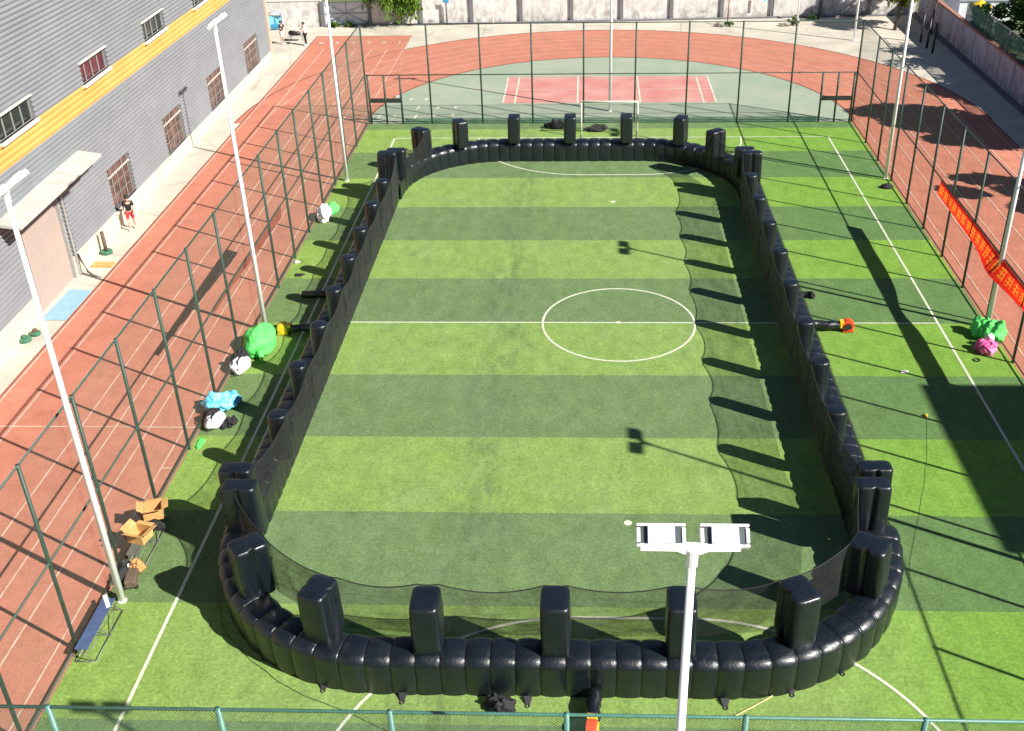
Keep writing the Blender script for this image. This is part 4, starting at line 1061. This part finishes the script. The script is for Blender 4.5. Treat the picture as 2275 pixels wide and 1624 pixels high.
# white-post fence on top of / behind the right wall
e = thing('white_post_fence', 'mesh fence with white posts standing behind the right wall', 'fence', (25.55, 30, 0))
for y in (11.5, 7.2, 2.9, -1.4, -5.7): MB().tube([(0, y, 1.0), (0, y, 3.4)], 0.045, 8).build('post', 'frame_white', e, smooth=True)
MB().tube([(0, -8, 3.38), (0, 7.2, 3.38)], 0.04, 8).build('rail', 'frame_white', e, smooth=True)
MB().quad((0.03, -8, 1.2), (0.03, 11.5, 1.2), (0.03, 11.5, 3.38), (0.03, -8, 3.38)).build('mesh_panel', mesh_material('dark_screen', (0.02, 0.12, 0.09), 0.5), e)
# exercise bars
e = thing('pull_up_bars', 'three black posts of pull-up bars in front of the right wall', 'exercise bars', (23.25, 42.0, 0))
for y, h in ((1.6, 2.1), (-0.1, 2.1), (-1.6, 2.1)): MB().tube([(0, y, 0), (0, y, h)], 0.09, 10).build('post', 'dark', e, smooth=True)
MB().tube([(0, -1.6, 2.05), (0, 1.6, 2.05)], 0.025, 8).build('bar', 'dark', e, smooth=True)
# slim white poles in the far yard
for x, y, r, h, l in ((18.53, 44.23, 0.075, 9, 'tall slim white pole standing on the far right concrete'), (-8.63, 48.2, 0.035, 5, 'thin white pole before the far wall left of the centre'), (15.44, 50.75, 0.07, 4, 'white pipe against the far wall right of the centre')):
    e = thing('white_pole', l, 'pole', (x, y, 0)); MB().tube([(0, 0, 0), (0, 0, h)], r, 10).build('pole', 'pole', e, smooth=True); MB().tube([(0, 0, 0), (0, 0, 0.05)], r*2, 10).build('foot', 'pole', e)
e = thing('round_sign', 'small blue sign on a grey post at the far wall', 'sign', (-12.5, 50.2, 0)); MB().tube([(0, 0, 0), (0, 0, 1.9)], 0.07, 8).build('post', 'pier', e, smooth=True); MB().box(-0.24, 0.24, -0.1, -0.075, 1.75, 2.1).build('plate', 'sign_blue', e, bevel=0.02)
e = thing('hanging_sign', 'small cyan plate hanging on the far wall right of the centre', 'sign', (12.8, 51.15, 0)); MB().box(-0.1, 0.1, -0.04, 0.0, 1.35, 2.3).build('plate', 'sign_cyan', e)
e = thing('marker_post', 'thin rusty post with a plant at its foot at the far wall', 'post', (9.75, 49.4, 0)); MB().tube([(0, 0, 0), (0.04, 0, 2.6)], 0.05, 8).build('post', 'brick', e, smooth=True)
heap((9.1, 48.85, 0), (0.35, 0.25, 0.25), 'rock', 'rock', 'grey rock beside the small plant at the far wall', 'rock', 30, 3, 0.8)
heap((14.4, 48.9, 0), (0.5, 0.3, 0.2), 'rock', 'rock', 'flat brownish rock under the far right bush', 'rock', 31, 3, 0.8)
# notice board and hut at far left
e = thing('notice_board', 'small roofed notice board with a blue and white poster at the far left', 'notice board', (-26.0, 48.9, 0))
for x in (-0.55, 0.55): MB().tube([(x, 0, 0), (x, 0, 1.35)], 0.04, 6).build('post', 'gate_bar', e)
MB().box(-0.5, 0.5, -0.03, 0.03, 0.1, 1.15).build('board', 'sign_cyan', e)
MB().blob((0, -0.05, 0.32), (0.36, 0.03, 0.2), 2, 0.3).build('poster_print', 'sign_blue', e); MB().box(-0.035, 0.035, -0.06, -0.035, 0.5, 0.95).build('poster_print', 'sign_blue', e)
mb = MB(); mb.quad((-0.65, -0.25, 1.2), (0, -0.25, 1.5), (0, 0.25, 1.5), (-0.65, 0.25, 1.2)); mb.quad((0, -0.25, 1.5), (0.65, -0.25, 1.2), (0.65, 0.25, 1.2), (0, 0.25, 1.5)); mb.build('roof', 'gate_bar', e)
e = thing('gate_hut', 'cream hut with one brown window behind the hall corner', 'hut', (-29.3, 51.6, 0))
MB().box(-2.0, 1.6, 0, 2, 0, 3.6).build('wall', 'cream', e); MB().box(0.7, 1.4, -0.03, -0.003, 1.6, 2.5).build('window', 'rust', e)

# ------------------------------------------------------------------ trees and plants
def make_tree(name, loc, label, leafm, crown, trunk, n=2600, leaf=0.17, seed=0, lobes=14, droop=0.0, group=None, cat='tree', trunk_r=0.16):
    """crown: (cx,cy,cz, rx,ry,rz) relative to loc"""
    rnd = random.Random(seed)
    e = thing(name, label, cat, loc, 0, group)
    tr = MB(); top = Vector((trunk[0], trunk[1], trunk[2])); mid = top*0.5+Vector((rnd.uniform(-.2, .2), rnd.uniform(-.2, .2), 0))
    tr.tube([(0, 0, 0), tuple(mid), tuple(top)], trunk_r, 9, r2=trunk_r*0.55)
    C = Vector(crown[:3]); RR = crown[3:]
    cl = []
    for k in range(lobes):
        while True:
            d = Vector((rnd.uniform(-1, 1), rnd.uniform(-1, 1), rnd.uniform(-1, 1)))
            if 0.2 < d.length < 1: break
        p = C+Vector((d.x*RR[0], d.y*RR[1], d.z*RR[2])); cl.append((p, rnd.uniform(0.22, 0.42)*min(RR[0], RR[2]*1.3)))
        tr.tube([tuple(mid.lerp(top, rnd.uniform(0.4, 1))), tuple(p*0.5+top*0.5+Vector((0, 0, 0.1))), tuple(p)], trunk_r*0.35, 5, r2=0.015)
    tr.build('trunk', 'bark', e, smooth=True)
    lf = MB()
    for k in range(n):
        p, r = cl[rnd.randrange(lobes)]
        d = Vector((rnd.gauss(0, 1), rnd.gauss(0, 1), rnd.gauss(0, 1))).normalized()*r*(rnd.random()**0.4)
        q = p+d; q.z -= droop*abs(rnd.gauss(0, 1))
        if q.z < 0.05: q.z = 0.05+rnd.random()*0.1
        s = leaf*rnd.uniform(0.6, 1.35)
        u = Vector((rnd.gauss(0, 1), rnd.gauss(0, 1), rnd.gauss(0, .6))).normalized(); v = u.cross(Vector((rnd.gauss(0, 1), rnd.gauss(0, 1), rnd.gauss(0, 1)))).normalized()
        if droop: u = (u*0.5+Vector((0, 0, -1))).normalized(); v = u.cross(Vector((rnd.gauss(0, 1), rnd.gauss(0, 1), 0))).normalized()
        lf.quad(tuple(q-u*s), tuple(q+v*s*0.45), tuple(q+u*s), tuple(q-v*s*0.45))
    lf.build('crown', leafm, e)
    return e
GT = 'trees round the school yard'
make_tree('drooping_tree', (-16.9, 52.0, 0), 'bright green tree hanging over the far wall right of the gate', 'leaf_a', (0, -2.0, 3.8, 3.1, 1.5, 1.6), (0, -0.2, 4.0), 11000, 0.17, 1, 30, 0.75, GT)
make_tree('yard_tree', (22.26, 47.3, 0), 'olive green tree with thin trunk in the far right yard corner', 'leaf_c', (0.1, 0.2, 3.1, 2.3, 1.6, 1.2), (0.15, 0.2, 2.8), 5600, 0.14, 2, 18, 0.22, GT, trunk_r=0.14)
make_tree('leafy_tree', (29.0, 36.0, 0), 'dense dark green tree behind the white-post fence at the top right', 'leaf_b', (0, 0, 3.6, 3.3, 4.2, 2.9), (0, 0, 3), 7000, 0.2, 3, 30, 0.0, GT)
make_tree('leafy_tree', (29.3, 28.5, 0), 'dark green tree behind the right wall, mostly outside the picture', 'leaf_b', (0, 0, 3.8, 3.0, 3.4, 2.2), (0, 0, 3.0), 6500, 0.26, 4, 26, 0.0, GT)
make_tree('leafy_tree', (28.0, 20.2, 0), 'dark green tree behind the right wall beside the dark track shadow', 'leaf_b', (0, 0, 6.6, 3.2, 3.4, 3.0), (0, 0, 4.5), 12000, 0.32, 5, 40, 0.0, GT)
make_tree('leafy_tree', (27.6, 9.5, 0), 'dark green tree behind the right wall level with the banner', 'leaf_b', (0, 0, 5.8, 2.4, 2.8, 2.6), (0, 0, 4.5), 4200, 0.28, 6, 16, 0.0, GT)
make_tree('leafy_tree', (27.4, 41.5, 0), 'dark green tree just behind the bend of the right wall', 'leaf_b', (0, 0, 2.0, 1.6, 2.4, 1.0), (0, 0, 2), 2400, 0.17, 7, 12, 0.0, GT)
make_tree('leafy_tree', (24.6, 46.0, 0), 'green tree growing against the right wall by the exercise bars', 'leaf_b', (0.9, 1.0, 6.2, 2.4, 3.0, 2.0), (0.4, 0, 3.6), 3400, 0.2, 8, 16, 0.0, GT, trunk_r=0.1)
for x, y, s, l, lm in ((-21.4, 49.7, 0.42, 'low weed bush at the left leaf of the gate', 'leaf_a'), (-20.3, 49.75, 0.34, 'low weed bush at the middle of the gate', 'leaf_a'), (-18.9, 49.8, 0.25, 'small weed at the right post of the gate', 'leaf_a'), (9.9, 48.95, 0.42, 'small green plant at the foot of the rusty post', 'leaf_a'), (14.9, 49.1, 0.55, 'yellowish green bush at the far right wall', 'leaf_c'), (16.6, 50.6, 0.6, 'dark low bush in the wall shade at the far right', 'leaf_b')):
    make_tree('bush', (x, y, 0), l, lm, (0, 0, s*0.6, s, s*0.6, s*0.5), (0, 0, s*0.5), 420, 0.09, int(x*3+100), 9, 0.0, 'weeds and bushes along the far wall', 'bush', 0.02)
# yellow and pale shapes beyond the right wall
e = thing('market_parasol', 'yellow orange parasol beyond the right wall', 'parasol', (28.0, 46.0, 0)); MB().tube([(0, 0, 0), (0, 0, 2.2)], 0.03, 6).build('pole', 'steel', e)
mb = MB()
for k in range(8):
    a, c = 2*PI*k/8, 2*PI*(k+1)/8; mb.quad((0, 0, 2.5), (0.9*math.cos(a), 0.9*math.sin(a), 2.0), (0.9*math.cos(c), 0.9*math.sin(c), 2.0))
mb.build('canopy', 'yellow_plastic', e)
e = thing('storage_shed', 'pale metal shed beyond the right wall at the top edge', 'shed', (29.2, 49.5, 0)); MB().box(-2, 2.0, -1.2, 2.5, 0, 1.9).build('wall', 'gate_sheet', e); MB().box(-2.1, 2.1, -1.3, 2.6, 1.9, 2.0).build('roof', 'gate_bar', e)

# apartment block on the near right, out of frame; its shadow falls across the turf corner
ab = thing('apartment_block', 'plain apartment block standing right of the near pitch corner, outside the picture', 'building', (37.0, -18.8, 0))
HB = 15.2; MB().box(-8.6, 8.6, -4.3, 4.4, 0, HB).build('wall', 'grey_block', ab); MB().box(-8.75, 8.75, -4.45, 4.55, HB, HB+0.2).build('roof', 'pier', ab)
for fl in range(5):
    for k in range(5):
        z0 = 0.9+fl*3.0; w_ = MB().box(-7.6+k*3.4, -6.0+k*3.4, 4.403, 4.44, z0, z0+1.4).build('window', 'frame_white', ab); MB().box(-7.5+k*3.4, -6.1+k*3.4, 4.441, 4.45, z0+0.08, z0+1.32).build('pane', 'pane_dark', w_)
    for k in range(2):
        z0 = 0.9+fl*3.0; w_ = MB().box(-8.64, -8.603, -3.0+k*3.6, -1.4+k*3.6, z0, z0+1.4).build('window', 'frame_white', ab); MB().box(-8.65, -8.641, -2.9+k*3.6, -1.5+k*3.6, z0+0.08, z0+1.32).build('pane', 'pane_dark', w_)

# ------------------------------------------------------------------ people
def person(loc, rz, label, J, shirt, bottom, long_legs, hair=True):
    """J: joint dictionary in metres, person faces -Y locally"""
    e = thing('person', label, 'person', loc, rz)
    def skin(name, verts, edges, radii, m, parent, root=0, sub=2):
        me = bpy.data.meshes.new(name); me.from_pydata(verts, edges, []); o_ = bpy.data.objects.new(name, me); COL.objects.link(o_); o_.parent = parent
        md = o_.modifiers.new('skin', 'SKIN'); md.use_smooth_shade = True
        for i, r in enumerate(radii):
            r = r if isinstance(r, tuple) else (r, r); me.skin_vertices[0].data[i].radius = r
            me.skin_vertices[0].data[i].use_root = (i == root)
        sb = o_.modifiers.new('sub', 'SUBSURF'); sb.levels = sub; sb.render_levels = sub
        me.materials.append(M[m]); return o_
    V = []; E = []; RD = []
    def add(p, r, par=None):
        V.append(tuple(p)); RD.append(r)
        if par is not None: E.append((par, len(V)-1))
        return len(V)-1
    pel = add(J['pelvis'], (0.13, 0.10)); sp = add(J['spine'], (0.12, 0.09), pel); ch = add(J['chest'], (0.15, 0.10), sp); nk = add(J['neck'], 0.05, ch)
    jaw = add(Vector(J['head'])-Vector((0, 0.0, 0.07)), 0.065, nk); hd = add(J['head'], (0.085, 0.095), jaw); add(Vector(J['head'])+Vector((0, 0, 0.08)), 0.06, hd)
    for s in ('l', 'r'):
        sh = add(J['sho_'+s], 0.06, ch); el = add(J['elb_'+s], 0.04, sh); wr = add(J['wri_'+s], 0.026, el)
        d = (Vector(J['wri_'+s])-Vector(J['elb_'+s])).normalized(); pm = add(Vector(J['wri_'+s])+d*0.06, (0.036, 0.018), wr)
        sd = d.cross(Vector((0, 1, 0))).normalized(); w0 = Vector(J['wri_'+s])
        for k in range(4):
            o1 = sd*(k-1.5)*0.019; f1 = add(w0+d*(0.11)+o1, 0.009, pm); add(w0+d*(0.15+0.008*(1.5-abs(k-1.5)))+o1+Vector((0, -0.01, 0)), 0.008, f1)
        th = add(w0+d*0.06+sd*0.045, 0.010, wr); add(w0+d*0.10+sd*0.055, 0.008, th)
        hp = add(J['hip_'+s], 0.085, pel); kn = add(J['kne_'+s], 0.055, hp); an = add(J['ank_'+s], 0.036, kn); to = add(Vector(J['ank_'+s])+Vector((0, -0.10, -0.045)), 0.036, an)
    skin('body', V, E, RD, 'skin', e)
    H = Vector(J['head'])
    if hair: MB().blob(tuple(H+Vector((0, 0.02, 0.05))), (0.10, 0.11, 0.10), 1, 0.08, 2, flat=H.z-0.02).build('hair', 'hair', e, smooth=True)
    MB().blob(tuple(H+Vector((0, -0.098, 0.0))), (0.012, 0.022, 0.022), 1, 0.02).build('nose', 'skin', e, smooth=True)
    for sx in (-0.035, 0.035): MB().blob(tuple(H+Vector((sx, -0.088, 0.025))), (0.012, 0.008, 0.008), 1, 0.0, nu=8, nv=6).build('eye', 'hair', e, smooth=True)
    MB().blob(tuple(H+Vector((0, -0.088, -0.045))), (0.022, 0.008, 0.006), 1, 0.0, nu=8, nv=6).build('mouth', 'red_cloth', e, smooth=True)
    for sx in (-0.088, 0.088): MB().blob(tuple(H+Vector((sx, 0.0, 0.0))), (0.012, 0.02, 0.032), 1, 0.0, nu=8, nv=6).build('ear', 'skin', e, smooth=True)
    # clothes
    V2 = [J['pelvis'], J['spine'], J['chest'], tuple(Vector(J['chest']).lerp(Vector(J['neck']), .6))]; E2 = [(0, 1), (1, 2), (2, 3)]; R2 = [(0.155, 0.12), (0.15, 0.115), (0.175, 0.125), 0.075]
    for s in ('l', 'r'):
        i = len(V2); V2 += [J['sho_'+s], tuple(Vector(J['sho_'+s]).lerp(Vector(J['elb_'+s]), 0.75))]; E2 += [(2, i), (i, i+1)]; R2 += [0.08, 0.065]
    skin('shirt', V2, E2, R2, shirt, e)
    V3 = [tuple(Vector(J['pelvis'])+Vector((0, 0, 0.02)))]; E3 = []; R3 = [(0.15, 0.12)]
    for s in ('l', 'r'):
        i = len(V3); V3 += [J['hip_'+s], tuple(Vector(J['hip_'+s]).lerp(Vector(J['kne_'+s]), 0.85))]; E3 += [(0, i), (i, i+1)]; R3 += [0.105, 0.085]
        if long_legs: V3.append(tuple(Vector(J['kne_'+s]).lerp(Vector(J['ank_'+s]), 0.9))); E3.append((i+1, i+2)); R3.append(0.06)
    skin('trousers' if long_legs else 'shorts', V3, E3, R3, bottom, e)
    for s in ('l', 'r'):
        a = Vector(J['ank_'+s]); MB().blob(tuple(a+Vector((0, -0.05, -0.045))), (0.05, 0.14, 0.05), 1, 0.03, flat=a.z-0.085).build('shoe', 'white_cloth', e, smooth=True)
    return e
JW = dict(pelvis=(0, 0, 0.92), spine=(0, 0.0, 1.10), chest=(0, -0.01, 1.32), neck=(0, -0.02, 1.48), head=(0, -0.05, 1.60),
          sho_l=(-0.19, -0.01, 1.40), elb_l=(-0.24, 0.10, 1.15), wri_l=(-0.22, -0.02, 0.93), sho_r=(0.19, -0.01, 1.40), elb_r=(0.25, -0.02, 1.13), wri_r=(0.23, -0.18, 0.98),
          hip_l=(-0.10, 0, 0.86), kne_l=(-0.11, -0.14, 0.50), ank_l=(-0.10, -0.14, 0.09), hip_r=(0.10, 0, 0.86), kne_r=(0.11, 0.05, 0.47), ank_r=(0.10, 0.22, 0.12))
JS = dict(JW); JS.update(kne_l=(-0.11, -0.02, 0.48), ank_l=(-0.12, 0, 0.09), kne_r=(0.11, 0.0, 0.48), ank_r=(0.12, 0.02, 0.09))
JR = dict(JS); JR.update(elb_l=(-0.3, -0.18, 1.2), wri_l=(-0.28, -0.42, 1.12), elb_r=(0.3, -0.16, 1.2), wri_r=(0.25, -0.4, 1.1))
person((-22.95, 9.35, 0), R(15), 'walking person in black top and red shorts beside the grey hall', JW, 'black_cloth', 'red_cloth', False)
person((-24.4, 44.5, 0), R(70), 'person in black top and pale shorts near the notice board', JR, 'black_cloth', 'white_cloth', False)
person((-22.5, 44.0, 0), R(-70), 'person in white top and dark trousers at the far corner of the track', JR, 'white_cloth', 'black_cloth', True)
e = thing('equipment_table', 'low table with black bag between two people at the far left', 'table', (-23.5, 45.4, 0)); MB().box(-0.55, 0.5, -0.25, 0.25, 0.42, 0.46).build('table_top', 'frame_white', e)
for sx in (-0.48, 0.43):
    for sy in (-0.2, 0.2): MB().tube([(sx, sy, 0), (sx, sy, 0.42)], 0.02, 6).build('leg', 'steel', e)
heap((-23.5, 45.4, 0.47), (0.42, 0.25, 0.22), 'black_cloth', 'black_bag', 'black bag lying on the low table at the far left', 'bag', 40, 4, 0.7)
